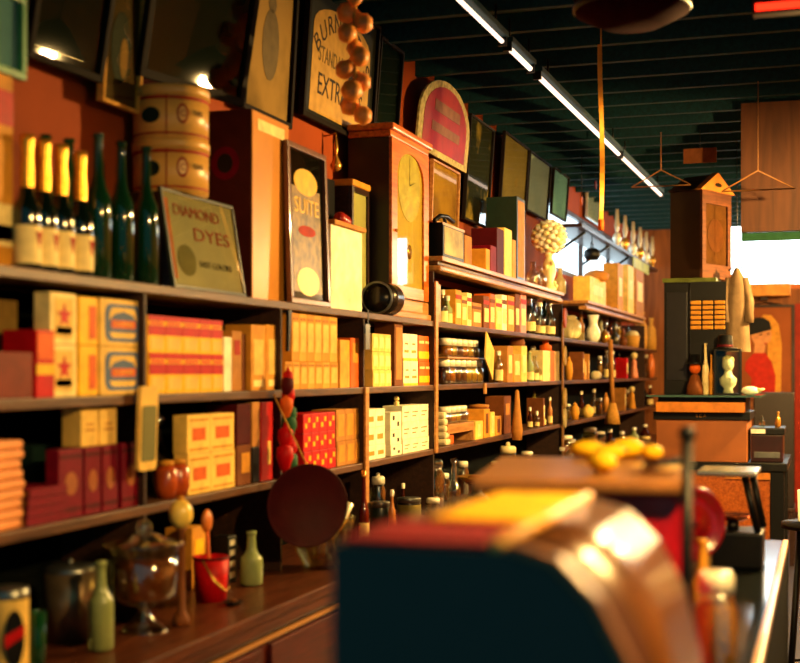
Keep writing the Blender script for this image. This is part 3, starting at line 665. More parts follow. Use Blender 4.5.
# jars with bright lids, two tiers on a little rack
JY = [at(u, -1.93) for u in (443, 448.5, 454, 459.5, 465, 470.5, 476)]
cont = [mat('dark_preserve', (84, 34, 14), .5), mat('amber_preserve', (220, 130, 34), .5), mat('golden_preserve', (245, 190, 60), .5)]
for k, y_ in enumerate(JY):
    jar(0, -1.93, L2, .135, .042, f'{ORD[k]} bright-lidded jar from left in the lower tier on second shelf', 'lidded jars on second shelf', cont[(0, 1, 0, 0, 2, 2, 2)[k]], Y=y_, fill=.95, lf=.7)
tag(MB().box(-2.02, -1.885, JY[0] - .06, JY[-1] + .06, L2 + .136, L2 + .146, LEDGEW, .002).build('rack_board'), 'thin wooden board lying across the lower tier of lidded jars', 'board')
for k, y_ in enumerate(JY[:-1]):
    jar(0, -1.935, L2 + .147, .1, .04, f'{ORD[k]} bright-lidded jar from left in the upper tier on second shelf', 'lidded jars on second shelf', cont[(k + 1) % 3], Y=y_ + .06, fill=.95, lf=.62)
# tilted cream card
yk = at(489.5, XS + .02); h = 48 * dep(XS, yk) / F_PX
tag(MB().prism([(-.10, h * .44), (-.07, h * 1.0), (.11, h * .62), (.075, 0)], .008, CREAM).build('hanging_card', None, (XS + .014, yk, zv(380, XS, yk))), 'cream card hanging askew from the second shelf post', 'card')
for k, (u, v) in enumerate(((498.5, 352), (502.8, 356))):
    bottle(u, -1.93, L2, zv(v, -1.93, at(u, -1.93)) - L2, .028, GLASS, f'{["left", "right"][k]} of two squat clear bottles right of the askew card', 'squat clear bottles', None, (.1, .6), .3, cap=SILVER)
for k, (a, b_, v, m) in enumerate(((507.5, 513, 346, TAN), (513.5, 521, 354, OCHRE), (521.5, 527, 346, mat('yellow_cream', (238, 196, 96))))):
    pc(a, b_, v, L2, m, 'slim_carton', f'{["tan", "ochre", "yellow-cream"][k]} slim box under the round brown pot on second shelf', 'box', None, XF, .12, [('label', .2, .8, .25, .75, IVORY)])
yk = at(517.5, -1.945); zk = zv(354, XF, yk) + .002; kp = .62
t = thing('round_pot', 'round brown pot resting on ochre slim box', 'pot', (-1.945, at(517.25, -1.945), zk))
MB().lathe([(0, 0), (.03, 0), (.05, .04), (.052, .075), (.042, .11), (.025, .12), (0, .12)], BROWN, 20).build('body', t); MB().lathe([(0, .1205), (.028, .1205), (.02, .135), (.008, .15), (0, .152)], TAN, 16).build('lid', t)
for k, (u, v) in enumerate(((529.5, 352), (534.5, 356), (538.5, 362))):
    bottle(u, -1.92, L2, zv(v, -1.92, at(u, -1.92)) - L2, .03, GLASS if k else PGLASS, f'{ORD[k]} of three clear bottles left of the cream box with orange band', 'clear bottles by the banded box', None, (.1, .5), .35)
t = pc(543, 561, 351, L2, IVORY, 'banded_box', 'cream box with a vertical orange band and round stopper', 'box', None, XF, .1, [('band', .38, .62, 0, 1, ORANGE)])
hh = zv(351, XF, at(552, XF)) - L2
MB().lathe([(0, 0), (.045, 0), (.045, .04), (.02, .05), (.03, .08), (.02, .1), (0, .102)], ORANGE, 16, (0, 0, hh)).build('stopper', t)
# ------------------------------------------------------------------ right section between top shelf and ledge (standing on L1)
pc(436, 441, 284, L1, LEDGEW, 'upright_board', 'tall narrow pale board beside the post at left end under the ledge', 'board', None, XF + .01, .04)
row = [(442.5, 291, 'b', GLASS), (447.5, 297, 'b', PGLASS), (451.3, 300, 'b', GLASS), (458.5, 290, 'c', OCHRE), (464.5, 296, 'c', mat('ochre_light', (218, 160, 62))), (469.5, 293, 'c', IVORY), (477, 303, 'c', TAN), (486.5, 296, 'c', BROWN), (492.5, 294, 'c', ORANGE), (499, 299, 'c', mat('yellow_cream', (238, 196, 96))), (504.5, 295, 'c', PALE), (511, 296, 'c', OCHRE), (517.5, 294, 'c', BROWN), (523.5, 294, 'c', mat('pink_card', (214, 140, 130), .55))]
wd = [0, 0, 0, 3, 2.6, 2.2, 4.6, 3, 2.6, 3, 2.4, 3.4, 2.2, 2.8]
nb = nc = 0
nm = {}
for k, (u, v, q, m) in enumerate(row):
    if q == 'b':
        bottle(u, -1.93, L1, zv(v, -1.93, at(u, -1.93)) - L1, .028, m, f'{ORD[nb]} of three small bottles at the left under the ledge', 'small bottles under the ledge', None, (.1, .6), .35, cap=SILVER); nb += 1
    else:
        pc(u - wd[k], u + wd[k], v, L1, m, 'packet', f'{ORD[nc]} packet from left in the row on top shelf under ledge', 'packet', 'packets under the ledge', XF, .1, [('label', .15, .85, .2, .62, IVORY if m is not IVORY else OCHRE), ('band', 0, 1, .74, .86, RINK if k % 2 else BROWN)]); nc += 1
for k, u in enumerate((529.5, 534.5, 539.5, 544.5, 549.5, 554.5)):
    bottle(u, -1.92 - .05 * (k % 2), L1, .29 - .03 * (k % 3), .042, (GLASS, AGLASS, GLASS, DGLASS, GLASS, AGLASS)[k], f'{ORD[k]} from left of six glossy bottles at right end under the ledge', 'glossy bottles under the ledge', None, (.15, .5), .4, cap=SILVER)
# far bay of the top shelf
y_ = at(570, -1.9); t = thing('ribbed_pot', 'cream ribbed pot like a pumpkin on top shelf at the gap between ledges', 'pot', (-1.9, y_, L1)); q = dep(-1.9, y_) / F_PX
rr = 12 * q; b = MB()
for k in range(9):
    a = 2 * math.pi * k / 9; b.ball((rr * .42 * math.cos(a), rr * .42 * math.sin(a), rr * .86), rr * .56, PORC, (1, 1, 1.5), 12)
b.build('body', t); MB().lathe([(0, rr * 1.6), (rr * .5, rr * 1.6), (rr * .6, rr * 1.85), (rr * .4, rr * 2.0), (0, rr * 2.0)], PORC, 16).build('lid', t)
y_ = at(593, -1.9); q = dep(-1.9, y_) / F_PX
t = thing('white_pitcher', 'white round-bellied pitcher on the top shelf below the second ledge', 'pitcher', (-1.9, y_, L1)); rr = 7.6 * q
MB().lathe([(0, 0), (rr * .6, 0), (rr, rr * .8), (rr * .95, rr * 1.5), (rr * .55, rr * 2.3), (rr * .6, rr * 2.8), (rr * .8, rr * 3.6), (rr * .7, rr * 3.62), (rr * .4, rr * 2.7), (0, rr * 2.5)], WHITE, 20).build('body', t)
MB().tube([(0, rr * .75, rr * 3.2), (0, rr * 1.35, rr * 2.9), (0, rr * 1.4, rr * 2.0), (0, rr * .9, rr * 1.5)], rr * .13, WHITE).build('handle', t)
for k, (u, w_, v0, m, n_, c_) in enumerate(((605, 6, 318, BRASS, 'brass_lamp', 'lamp'), (615, 6, 322, mat('grey_pewter', (96, 92, 80), .3, metal=.7), 'pewter_pot', 'pot'), (623, 5, 328, BROWN, 'brown_jug', 'jug'))):
    y_ = at(u, -1.92); q = dep(-1.92, y_) / F_PX; H = zv(v0, -1.92, y_) - L1; rr = w_ * q * .8
    t = thing(n_, ['brass oil lamp right of the white pitcher', 'grey pewter pot right of the brass oil lamp', 'small brown jug right of the pewter pot'][k], c_, (-1.92, y_, L1))
    MB().lathe([(0, 0), (rr * .8, 0), (rr, H * .25), (rr * .8, H * .45), (rr * .35, H * .5), (rr * .35, H * .55), (0, H * .55)], m, 18).build('body', t)
    MB().lathe([(rr * .34, H * .5505), (rr * .55, H * .7), (rr * .3, H), (0, H)], GLASS if k == 0 else m, 16).build('chimney' if k == 0 else 'neck', t)
    if k: MB().tube([(0, rr * .4, H * .8), (0, rr * 1.3, H * .7), (0, rr, H * .35)], rr * .1, m).build('handle', t)
y_ = at(632, -1.93); q = dep(-1.93, y_) / F_PX
t = thing('straw_basket', 'low straw basket with pale cloth on the top shelf near far end', 'basket', (-1.93, y_, L1)); rr = 8 * q
MB().lathe([(0, 0), (rr * .8, 0), (rr, rr * 1.5), (rr * .92, rr * 1.5), (rr * .72, rr * .15), (0, rr * .15)], STRAW, 18).build('body', t); MB().ball((0, 0, rr * 1.5), rr * .85, CLOTH, (1, 1, .75), 12, .06).build('cloth', t)
for k, (u, v) in enumerate(((642, 312), (651, 318))):
    y_ = at(u, -1.93); q = dep(-1.93, y_) / F_PX; rr = 5.5 * q; H = zv(v, -1.93, y_) - L1
    b = MB().lathe([(0, 0), (rr * .9, 0), (rr, H * .3), (rr * .85, H * .65), (rr * .3, H * .8), (rr * .5, H), (0, H * .96)], STRAW, 14); tag(b.build('cloth_sack', None, (-1.93, y_, L1)), f'{["nearer", "farther"][k]} of two tied straw-coloured sacks at shelf end by the black cabinet', 'sack', 'tied sacks')
# ------------------------------------------------------------------ second shelf, far bay
def far_things(items, z, X=-1.92):
    for it in items:
        u, wpx, v, kind, m, nm, lab, cat = it
        y_ = at(u, X); q = dep(X, y_) / F_PX; H = max(.05, zv(v, X, y_) - z); rr = wpx * q / 2
        if kind == 'box':
            carton(y_ - rr, y_ + rr, z, z + H, m, nm, lab, cat, None, XF, .12, [('label', .15, .85, .25, .75, IVORY)])
        elif kind == 'bottle': bottle(u, X, z, H, min(rr, .07), m, lab, None, None, (.1, .5), .35, name=nm, cap=SILVER)
        elif kind == 'jar': jar(u, X, z, H, min(rr, .1), lab, None, m, name=nm)
        elif kind == 'roll':
            t = thing(nm, lab, cat, (X, y_, z)); r2 = H / 2
            MB().lathe([(0, -rr), (r2, -rr), (r2, rr), (0, rr)], m, 18, (0, 0, r2), Matrix.Rotation(math.pi / 2, 4, 'X')).build('body', t)
            MB().lathe([(r2 * 1.01, -rr * .1), (r2 * 1.01, rr * .1)], BROWN, 18, (0, 0, r2), Matrix.Rotation(math.pi / 2, 4, 'X')).build('band', t)
        elif kind == 'figure':
            t = thing(nm, lab, cat, (X, y_, z))
            MB().lathe([(0, 0), (rr, 0), (rr * .9, H * .1), (rr * .55, H * .5), (rr * .6, H * .62), (rr * .25, H * .72), (rr * .2, H * .75), (0, H * .76)], m, 16).build('body', t)
            MB().ball((0, 0, H * .86), H * .13, IVORY, seg=12).build('head', t)
        elif kind == 'pot':
            t = thing(nm, lab, cat, (X, y_, z))
            MB().lathe([(0, 0), (rr * .7, 0), (rr, H * .4), (rr * .85, H * .7), (rr * .5, H * .8), (0, H * .8)], m, 16).build('body', t); MB().lathe([(0, H * .8005), (rr * .55, H * .8005), (rr * .3, H * .92), (0, H)], m, 14).build('lid', t)
far_things([(569, 8, 356, 'pot', OCHRE, 'clay_pot', 'ochre clay pot right of the banded cream box', 'pot'), (579.5, 5, 352, 'box', BROWN, 'slim_carton', 'tall slim brown box in the far bay of second shelf', 'box'), (585, 4, 354, 'box', TAN, 'slim_carton', 'tall slim tan box right of slim brown one, far bay', 'box'),
            (596, 17, 371, 'roll', CLOTH, 'cloth_roll', 'pale rolled cloth lying on the second shelf far bay', 'cloth'), (613, 5, 352, 'bottle', AGLASS, 'bottle', 'brown bottle behind the long brush in the far bay', 'bottle'),
            (624, 9, 358, 'box', RED, 'red_tin', 'red tin in the far bay of the second shelf', 'tin'), (634, 9, 352, 'figure', mat('pink_china', (220, 130, 90), .3), 'china_figure', 'pinkish china figure on the second shelf far end', 'figurine'),
            (641, 5, 358, 'figure', IVORY, 'china_figure', 'cream china figure right of the pinkish one', 'figurine'), (651, 8, 352, 'pot', mat('orange_china', (222, 120, 60), .3), 'china_pot', 'orange china pot at the end of second shelf', 'pot')], L2)
# long-handled brush hanging across
Yb = at(612, -1.78); q = dep(-1.78, Yb) / F_PX; zt = zv(340, -1.78, Yb); zb = zv(424, -1.78, Yb)
t = thing('hanging_brush', 'long wooden brush hanging head down in front of far shelves', 'brush', (-1.78, Yb, zb)); HH = zt - zb
MB().tube([(0, -.09, HH), (0, 0, HH * .4), (0, .02, HH * .25)], .02, TAN).build('handle', t); MB().lathe([(0, 0), (.07, 0), (.055, HH * .12), (.03, HH * .25), (0, HH * .25)], STRAW, 12, (0, .02, 0)).build('bristles', t)
# dangling small things on the post at the bay edge
for k, (v, m) in enumerate(((318, ORANGE), (356, CREAM), (398, CREAM), (418, IVORY))):
    y_ = at(566, XS + .03); z_ = zv(v, XS, y_)
    tag(MB().prism(oval(.05, .075, 12), .012, m).build('hanging_tag', None, (XS + .016, y_, z_)), f'{["orange", "second", "third", "lowest"][k]} oval tag hanging down the post right of the ledge end', 'tag', 'tags on the far post')
# ================================================================== THIRD SHELF
us_top = L3
sl = 8; ya, yb = at(-16, -1.9), at(20, -1.9); zt = zv(440, -1.9, (ya + yb) / 2); hh = (zt - L3) / 9
for k in range(9):
    o = MB().box(-.07, .07, -(yb - ya) / 2, (yb - ya) / 2, 0, hh - .003, mat('peach_card', (232, 150, 90), .5), .006).build('flat_carton', None, (-1.96 + R.uniform(-.004, .004), (ya + yb) / 2 + R.uniform(-.004, .004), L3 + k * hh)); tag(o, f'{ORD[k]} flat peach carton from the bottom of the stack at left', 'box', 'flat peach cartons')
ya, yb = at(33, -2.02), at(58, -2.02)
carton(ya, yb, L3, zv(446, -2.02, ya), DGREEN, 'dark_green_box', 'dark green box standing behind the flat maroon books', 'box', None, -2.02, .1)
for k in range(4):
    w_ = at(58, -1.90) - at(20, -1.90); o = MB(); hk = .022
    o.box(-.06, .06, -w_ / 2, w_ / 2, 0, .003, MAROON, .001); o.box(-.06, .06, -w_ / 2, w_ / 2, hk - .003, hk, MAROON, .001); o.box(.057, .06, -w_ / 2, w_ / 2, .003, hk - .003, MAROON)
    t = thing('flat_book', f'{ORD[k]} from bottom of the maroon books lying flat', 'book', (-1.94, (at(20, -1.9) + at(58, -1.9)) / 2 + .004 * k, L3 + k * .0235), 'maroon books lying flat')
    o.build('cover', t); MB().box(-.058, .0565, -w_ / 2 + .004, w_ / 2 - .004, .0032, hk - .0032, TAN).build('pages', t)
for k, (a, b_) in enumerate(((58.5, 83), (84.5, 101), (102.5, 118), (121.5, 140))):
    t = pc(a, b_, 445, L3, MAROON, 'maroon_box', f'{ORD[k]} from left of four upright maroon boxes with gold motif', 'box', 'upright maroon boxes', XF, .04, [('band', .04, .96, .86, .92, DKRED), ('band', .04, .96, .1, .16, DKRED)], z1=zv(446, XF, at(100, XF)))
    w_ = at(b_, XF) - at(a, XF); h_ = zv(446, XF, at(100, XF)) - L3
    MB().prism(oval(w_ * .26, h_ * .17, 14), .0012, mat('old_gold', (150, 84, 34), .45, metal=.3), T((.0201, 0, h_ * .5))).build('motif', t)
zt = zv(446, XF, at(100, XF)) + .001
for k, (a, b_) in enumerate(((81, 98.5), (99.5, 117))):
    pc(a, b_, 408, zt, CREAM, 'cream_box', f'{["left", "right"][k]} of two cream boxes on top of the maroon boxes', 'box', 'cream boxes on maroon', XF - .005, .06, [('mark', .25, .8, .4, .46, TAN), ('mark', .3, .7, .55, .6, TAN)])
# narrow mirror board hanging at the bay edge
y_ = at(149, XS + .03); q = dep(XS, y_) / F_PX; h = 84 * q
t = thing('narrow_mirror', 'narrow greenish mirror board hanging before the third shelf', 'mirror', (XS + .014, y_, zv(470, XS, y_)), None, (0, .03, 0)); w_ = at(158, XS) - at(141, XS)
MB().prism(rrect(w_, h, .01), .012, CREAM, T((0, 0, h / 2))).build('board', t); MB().prism(rrect(w_ * .8, h * .66, .01), .002, mat('mirror_green', (130, 134, 90), .25, metal=.3, scale=6), T((.0121, 0, h * .44))).build('glass', t)
# bright glass ornament, red lanterns
y_ = at(167, -1.9); z_ = L3
for k, u in enumerate((166, 178)):
    y_ = at(u, -1.915); t = thing('orange_jar', f'{["left", "right"][k]} of two small orange-red jars beside the picture tins', 'jar', (-1.915, y_, L3), 'orange-red jars')
    MB().lathe([(0, 0), (.028, 0), (.036, .03), (.036, .085), (.022, .1), (0, .1)], mat('orange_red_glaze', (170, 70, 24), .25, coat=.4), 18).build('body', t); MB().lathe([(0, .1005), (.024, .1005), (.024, .112), (0, .116)], OCHRE, 14).build('lid', t)
t = thing('glass_stopper_bottle', 'sparkling clear cut-glass bottle standing behind the orange-red jars', 'bottle', (-2.04, at(158, -2.04), L3))
MB().lathe([(0, 0), (.04, 0), (.045, .12), (.02, .16), (.016, .2), (.026, .205), (0, .206)], GLASS, 8, smooth=False).build('glass', t); MB().ball((0, 0, .228), .024, GLASS, seg=8).build('stopper', t)
PT = [('picture', .22, .78, .34, .66, ORANGE), ('stripe', .1, .9, .84, .9, OCHRE), ('stripe', .1, .9, .08, .14, OCHRE)]
grid([188, 211, 235], [452, 414], L3, mat('yellow_cream', (238, 196, 96)), 'picture_tin', 'yellow-cream box with small orange picture', 'four picture boxes', 'box', 'orange picture boxes', XF, .05, PT)
pc(237, 251, 445, L3, BROWN, 'brown_box', 'brown box under the dark red one beside picture boxes', 'box', None, XF, .12, [('label', .3, .9, .3, .8, OCHRE)]); zz = zv(445, XF, at(244, XF)) + .001
pc(237, 251, 404, zz, DKRED, 'dark_red_box', 'dark red box on the brown box beside picture boxes', 'box', None, XF, .12)
pc(252, 260, 447, L3, BLACK, 'black_box', 'small black box under the tan box on the third shelf', 'box', None, XF, .12); zz = zv(447, XF, at(256, XF)) + .001
pc(252, 260, 402, zz, TAN, 'tan_box', 'tan box on small black box on the third shelf', 'box', None, XF, .12)
pc(261, 273, 402, L3, RED, 'red_box', 'tall red box left of the hanging pepper string', 'box', None, XF, .12, [('mark', .55, .8, .2, .5, CREAM)])
# pepper string
Xp = XS + .036; yp = at(285, Xp); t = thing('pepper_string', 'string of red and green peppers hanging from the shelf post', 'peppers', (Xp, yp, zv(474, Xp, yp))); q = dep(Xp, yp) / F_PX
MB().tube([(0, 0, 0), (0, 0, 100 * q)], .004, STRAW).build('string', t)
pk = 0
for dv, dy, m, s_ in ((4, 4, GREEN, 1.3), (12, -7, RED, 1.3), (20, 6, RED, 1.1), (30, -5, RED, 1.2), (42, 3, GREEN, 1.2), (52, 5, GREEN, 1.1), (62, -3, ORANGE, 1), (72, 2, RED, 1), (82, -1, DKRED, 1), (90, 1, RED, .8)):
    MB().lathe([(0, -.045), (.012, -.035), (.024, 0), (.022, .025), (.008, .035), (.004, .05), (0, .05)], m, 12, (.01, dy * q, dv * q + .02), Matrix.Scale(s_, 4)).build('pepper', t)
grid([304, 312, 320, 328, 336], [450, 432, 413], L3, RED, 'red_packet', 'red packet with yellow spots', 'dotted red packets', 'packet', 'dotted red packets', XF, .1, [('spot', .2, .45, .25, .5, YELLOW), ('spot', .6, .85, .55, .8, YELLOW)])
grid([337, 346, 355, 363], [440, 409], L3, TAN, 'tan_carton', 'tan carton', 'six tan cartons left of the post', 'box', 'tan cartons by the post', XF, .11, [('label', .15, .85, .15, .85, OCHRE)])
yc_ = mat('yellow_cream', (238, 196, 96))
grid([367, 376, 385.5], [445, 427, 409], L3, PALE, 'cream_packet', 'cream packet', 'six cream packets right of the post', 'packet', 'cream packets by the post', XF, .1, [('label', .2, .8, .3, .6, OCHRE)])
grid([391, 402], [445, 430, 412], L3, PALE, 'dice_box', 'small white box with dark spots', 'spotted white boxes', 'box', 'spotted white boxes', XF, .1, [('spot', .2, .36, .55, .8, INK), ('spot', .62, .78, .2, .45, INK)])
grid([403, 411, 420, 429], [438, 421, 405], L3, PALE, 'white_box', 'white box with faint lines', 'nine white boxes', 'box', 'white boxes on third shelf', XF, .1, [('mark', .2, .8, .55, .62, TAN), ('mark', .2, .6, .3, .37, TAN)])
tzz = zv(412, XF, at(396.5, XF)) + .003
t = thing('small_figure', 'tiny cream figure standing on the spotted white boxes', 'figurine', (-1.935, at(396.5, -1.935), tzz)); MB().lathe([(0, 0), (.02, 0), (.012, .03), (.014, .04), (0, .045)], IVORY, 12).build('body', t); MB().ball((0, 0, .056), .013, IVORY).build('head', t)
# right of the pale post
t = thing('folded_cloth', 'white folded cloth draped on box right of pale post, third shelf', 'cloth', (-1.94, at(438.0, -1.94), L3)); b = MB()
for k in range(5): b.box(-.09 + .004 * k, .06 - .004 * k, -.045 + .005 * k, .045 - .005 * k, .035 * k, .035 * k + .034, CLOTH, .014)
b.build('folds', t)
ya, yb = at(448, XF), at(474, XF)
zr = zv(423, XF, (ya + yb) / 2)
t = thing('wooden_rack', 'small wooden rack with open front carrying bright jars', 'rack', (-1.95, (ya + yb) / 2, L3)); w_ = yb - ya; h_ = zr - L3
b = MB(); b.box(-.065, .065, -w_ / 2, w_ / 2, h_ - .05, h_, LEDGEW, .003); b.build('top', t)
for k in (-1, 1): MB().box(-.065, .065, k * w_ / 2 - .012 if k > 0 else -w_ / 2, w_ / 2 if k > 0 else -w_ / 2 + .012, 0, h_ - .051, LEDGEW, .002).build('side', t)
tag(MB().box(-.05, .05, -.035, .035, 0, h_ - .06, ORANGE, .003).build('orange_box', None, (-1.955, (ya + yb) / 2 - w_ * .22, L3)), 'small orange box inside the wooden rack', 'box')
JY2 = [at(u, -1.94) for u in (446, 451, 456, 461, 466, 471)]
for k, y_ in enumerate(JY2): jar(0, -1.95, zr + .001, .09, .042, f'{ORD[k]} from left of six bright jars on the small wooden rack', 'bright jars on the rack', cont[k % 3], Y=min(max(y_, ya + .045), yb - .045), fill=.9, lf=.62)
for k, (a, b_, v, m) in enumerate(((475.5, 483, 421, yc_), (484, 490, 409, OCHRE), (490.5, 495, 412, yc_), (495.5, 501.5, 416, OCHRE))):
    pc(a, b_, v, L3, m, 'tall_book', f'{ORD[k]} from left of the tall ochre books right of wooden rack', 'book', 'tall ochre books', XF, .14, [('spine_line', .3, .7, .15, .85, BROWN if k % 2 else IVORY)])
y_ = at(479, -1.955); t = thing('round_tin', 'round brown tin lying on the first tall ochre book', 'tin', (-1.955, y_, zv(421, XF, at(479, XF)) + .0015)); MB().lathe([(0, 0), (.058, 0), (.058, .07), (0, .07)], BROWN, 20).build('body', t); MB().lathe([(0, .0705), (.06, .0705), (.06, .085), (0, .09)], TAN, 20).build('lid', t)
pc(504, 511, 396, L3, BROWN, 'brown_box', 'tall brown box right of the tall ochre books', 'box', None, XF, .12, [('label', .2, .8, .5, .8, TAN)])
y_ = at(515.5, -1.8); tag(MB().lathe([(0, 0), (.03, 0), (.035, .06), (.02, .2), (.012, .3), (0, .31)], TAN, 10).build('hanging_cloth', None, (-1.79, y_, zv(440, -1.8, y_))), 'tan cloth hanging in folds before the third shelf', 'cloth')
far_things([(530, 5, 408, 'bottle', AGLASS, 'bottle', 'brown glass bottle, first of the thin row at third shelf right', 'bottle'), (537, 5, 412, 'bottle', GLASS, 'bottle', 'clear bottle, second of the thin row at third shelf right', 'bottle'), (543.5, 5, 406, 'bottle', AGLASS, 'bottle', 'brown glass bottle, third of the thin row at third shelf right', 'bottle'), (550, 5, 398, 'bottle', mat('tan_glaze', (180, 110, 50), .3), 'bottle', 'tall tan bottle, fourth of the thin row at third shelf right', 'bottle'), (556.5, 5, 404, 'bottle', PGLASS, 'bottle', 'pale bottle, last of the thin row at third shelf right', 'bottle'),
            (575, 9, 402, 'pot', OCHRE, 'clay_pot', 'ochre pot on the third shelf right of the post', 'pot'), (588, 12, 404, 'pot', yc_, 'clay_pot', 'round yellow-cream pot on the third shelf, far bay', 'pot'), (599, 7, 398, 'jar', cont[1], 'jar', 'amber jar on the third shelf in far bay', 'jar'), (622, 6, 388, 'box', TAN, 'slim_carton', 'tan box on the third shelf right of long brush', 'box'), (632, 8, 386, 'figure', OCHRE, 'wood_figure', 'ochre figure on the third shelf in the far bay', 'figurine'), (640, 6, 384, 'figure', TAN, 'wood_figure', 'tan figure right of the ochre figure, third shelf', 'figurine'), (650, 6, 386, 'bottle', AGLASS, 'bottle', 'brown bottle at the far end of the third shelf', 'bottle')], L3)
# ================================================================== ON THE LEDGE AND HIGH SHELF
ya, yb = at(443, -1.84), at(464, -1.84)
t = carton(ya, yb, LG, zv(222, -1.84, ya), BLACK, 'black_box', 'black box with cream front label at the left end of ledge', 'box', None, -1.84, .26, [('label', .06, .94, .1, .9, mat('olive_cream', (170, 150, 84), .5, scale=10, var=.5)), ('cornice', -.03, 1.03, .93, 1.0, LEDGEW)])
zt = zv(222, -1.84, ya) + .001
t = thing('black_tool', 'black curved iron tool lying on the labelled black box', 'tool', (-1.9, (ya + yb) / 2, zt)); MB().tube([(0, -.15, .014), (0, -.05, .05), (0, .08, .06), (.0, .2, .045)], .012, IRON).build('arm', t); MB().tube([(0, .02, .055), (.0, .06, .012)], .01, IRON).build('foot', t)
for k, (a, b_, v, m) in enumerate(((465, 472, 236, TAN), (486, 490, 249, OCHRE), (497, 504, 229, DKRED), (504.5, 512, 229, yc_), (512.5, 516, 240, OCHRE), (490.5, 496.5, 246, MAROON))):
    pc(a, b_, v, LG, m, 'ledge_book', ['tan book right of the labelled black box on ledge', 'ochre slim book left of the maroon one on ledge', 'dark red tall book on ledge', 'yellow-cream tall book right of dark red one on ledge', 'ochre short book before tall green-black case on ledge', 'maroon short book left of dark red tall one on ledge'][k], 'book', None, -1.85, .16)
t = thing('dark_bowl', 'dark metal bowl between books on the ledge', 'bowl', (-2.088, at(473, -2.088), LG)); MB().lathe([(0, 0), (.03, 0), (.05, .06), (.064, .14), (.057, .14), (.043, .07), (0, .02)], IRON, 20).build('body', t); MB().lathe([(.058, .1405), (.066, .1405), (.066, .15), (.058, .15), (.058, .1405)], STEEL, 20).build('rim', t)
ya, yb = at(517, -1.85), at(525, -1.85)
t = carton(ya, yb, LG, zv(196, -1.85, ya), mat('green_black', (18, 40, 30), .4), 'upright_case', 'tall green-black upright case on the ledge before the frames', 'case', None, -1.85, .2, [('front', .12, .9, .04, .96, TAN)])
# flowers in a vase
yv = at(549, -1.92); qv = dep(-1.92, yv) / F_PX
t = thing('white_figure_group', 'cream figured vase on the ledge under the white flower ball', 'vase', (-1.92, yv, LG)); rv = 9 * qv; Hv = zv(254, -1.92, yv) - LG
MB().lathe([(0, 0), (rv * .9, 0), (rv * .8, Hv * .12), (rv * .45, Hv * .25), (rv * .8, Hv * .55), (rv * .7, Hv * .75), (rv * .35, Hv * .9), (rv * .5, Hv), (0, Hv)], PORC, 20).build('body', t)
for k in range(7):
    a = k * .9; MB().ball((rv * .75 * math.cos(a), rv * .75 * math.sin(a), Hv * (.15 + .1 * k)), rv * .28, PORC, seg=10, lump=.1).build('relief', t)
t2 = thing('flower_ball', 'round bunch of cream-white flowers in the figured vase', 'flowers', (-1.92, yv, LG + Hv + .001)); fr = 21 * qv
for k in range(84):
    z = 1 - 2 * (k + .5) / 84; a = k * 2.39996; s_ = math.sqrt(1 - z * z)
    MB().ball((fr * .72 * s_ * math.cos(a), fr * .72 * s_ * math.sin(a), fr * .8 + fr * .7 * z), fr * R.uniform(.15, .2), WHITE if k % 3 else PORC, (1, 1, .8), 8, .15).build('blossom', t2)
MB().ball((0, 0, fr * .8), fr * .62, PORC, seg=12).build('core', t2)
for k, (u, v, n_) in enumerate(((533, 262, 'a'), (540, 266, 'b'), (560, 268, 'c'))):
    y_ = at(u, -1.9); H = zv(v, -1.9, y_) - LG
    bottle(u, -1.9, LG, H, .045, GLASS if k != 2 else PORC, f'{["first clear bottle left of", "second clear bottle left of", "small cream bottle right of"][k]} the figured vase on the ledge', None, None, None, .4)
# things on the second ledge
for k, (a, b_, v, m) in enumerate(((590, 606, 279, yc_), (618, 623, 264, OCHRE), (628, 634, 266, yc_), (636, 644, 268, TAN))):
    pc(a, b_, v, LG, m, 'ledge_box', ['cream box with open flaps on the second ledge', 'tall ochre tube box on the second ledge', 'tall yellow-cream tube box on the second ledge', 'tan box at the far end of second ledge'][k], 'box', None, -1.84, .14, [('label', .2, .8, .3, .7, IVORY)])
bottle(612, -2.06, LG, .3, .05, WHITE, 'white bottle beside cream flap box on the second ledge', None, None, None, .4)
t = tag(MB().lathe([(0, 0), (.1, 0), (.11, .06), (.06, .09), (0, .1)], TAN, 16).build('straw_hat', None, (-1.88, at(596.5, -1.88), zv(279, -1.82, at(598, -1.82)) + .001)), 'tan crumpled hat on the cream flap box', 'hat')
HSZ = 2.80; ya, yb = at(582, -1.86), at(658, -1.86)
t = thing('high_shelf', 'dark high shelf near ceiling carrying glass oil lamps', 'shelf', (-1.95, ya, HSZ)); MB().box(-.2, .09, 0, yb - ya, -.03, 0, DARKW, .004).build('board', t)
for k in range(4):
    yy = (yb - ya) * (k + .3) / 4; MB().tube([(.05, yy, -.031), (-.2, yy, -.2)], .012, IRON).build('bracket', t)
for k, u in enumerate((617, 625, 633, 640, 646, 652)):
    X = -1.93; y_ = at(u, X); q = dep(X, y_) / F_PX; rr = 4.6 * q; H = (42 + 8 * (k % 2)) * q
    H = min(H, CEIL - HSZ - .14)
    t = thing('oil_lamp', f'{ORD[k]} from left of six glass oil lamps on the high shelf', 'lamp', (X, y_, HSZ), 'glass oil lamps on the high shelf')
    MB().lathe([(0, 0), (rr * .9, 0), (rr * .4, H * .08), (rr * .5, H * .14), (rr, H * .26), (rr * .7, H * .38), (rr * .3, H * .42), (0, H * .42)], BRASS if k % 2 else SILVER, 16).build('base', t)
    MB().lathe([(rr * .32, H * .4205), (rr * .6, H * .6), (rr * .4, H * .8), (rr * .35, H), (rr * .32, H), (rr * .37, H * .8), (rr * .56, H * .6), (rr * .29, H * .4205)], mat('milky_glass', (255, 235, 190), .15, trans=.5, var=0), 16).build('chimney', t)
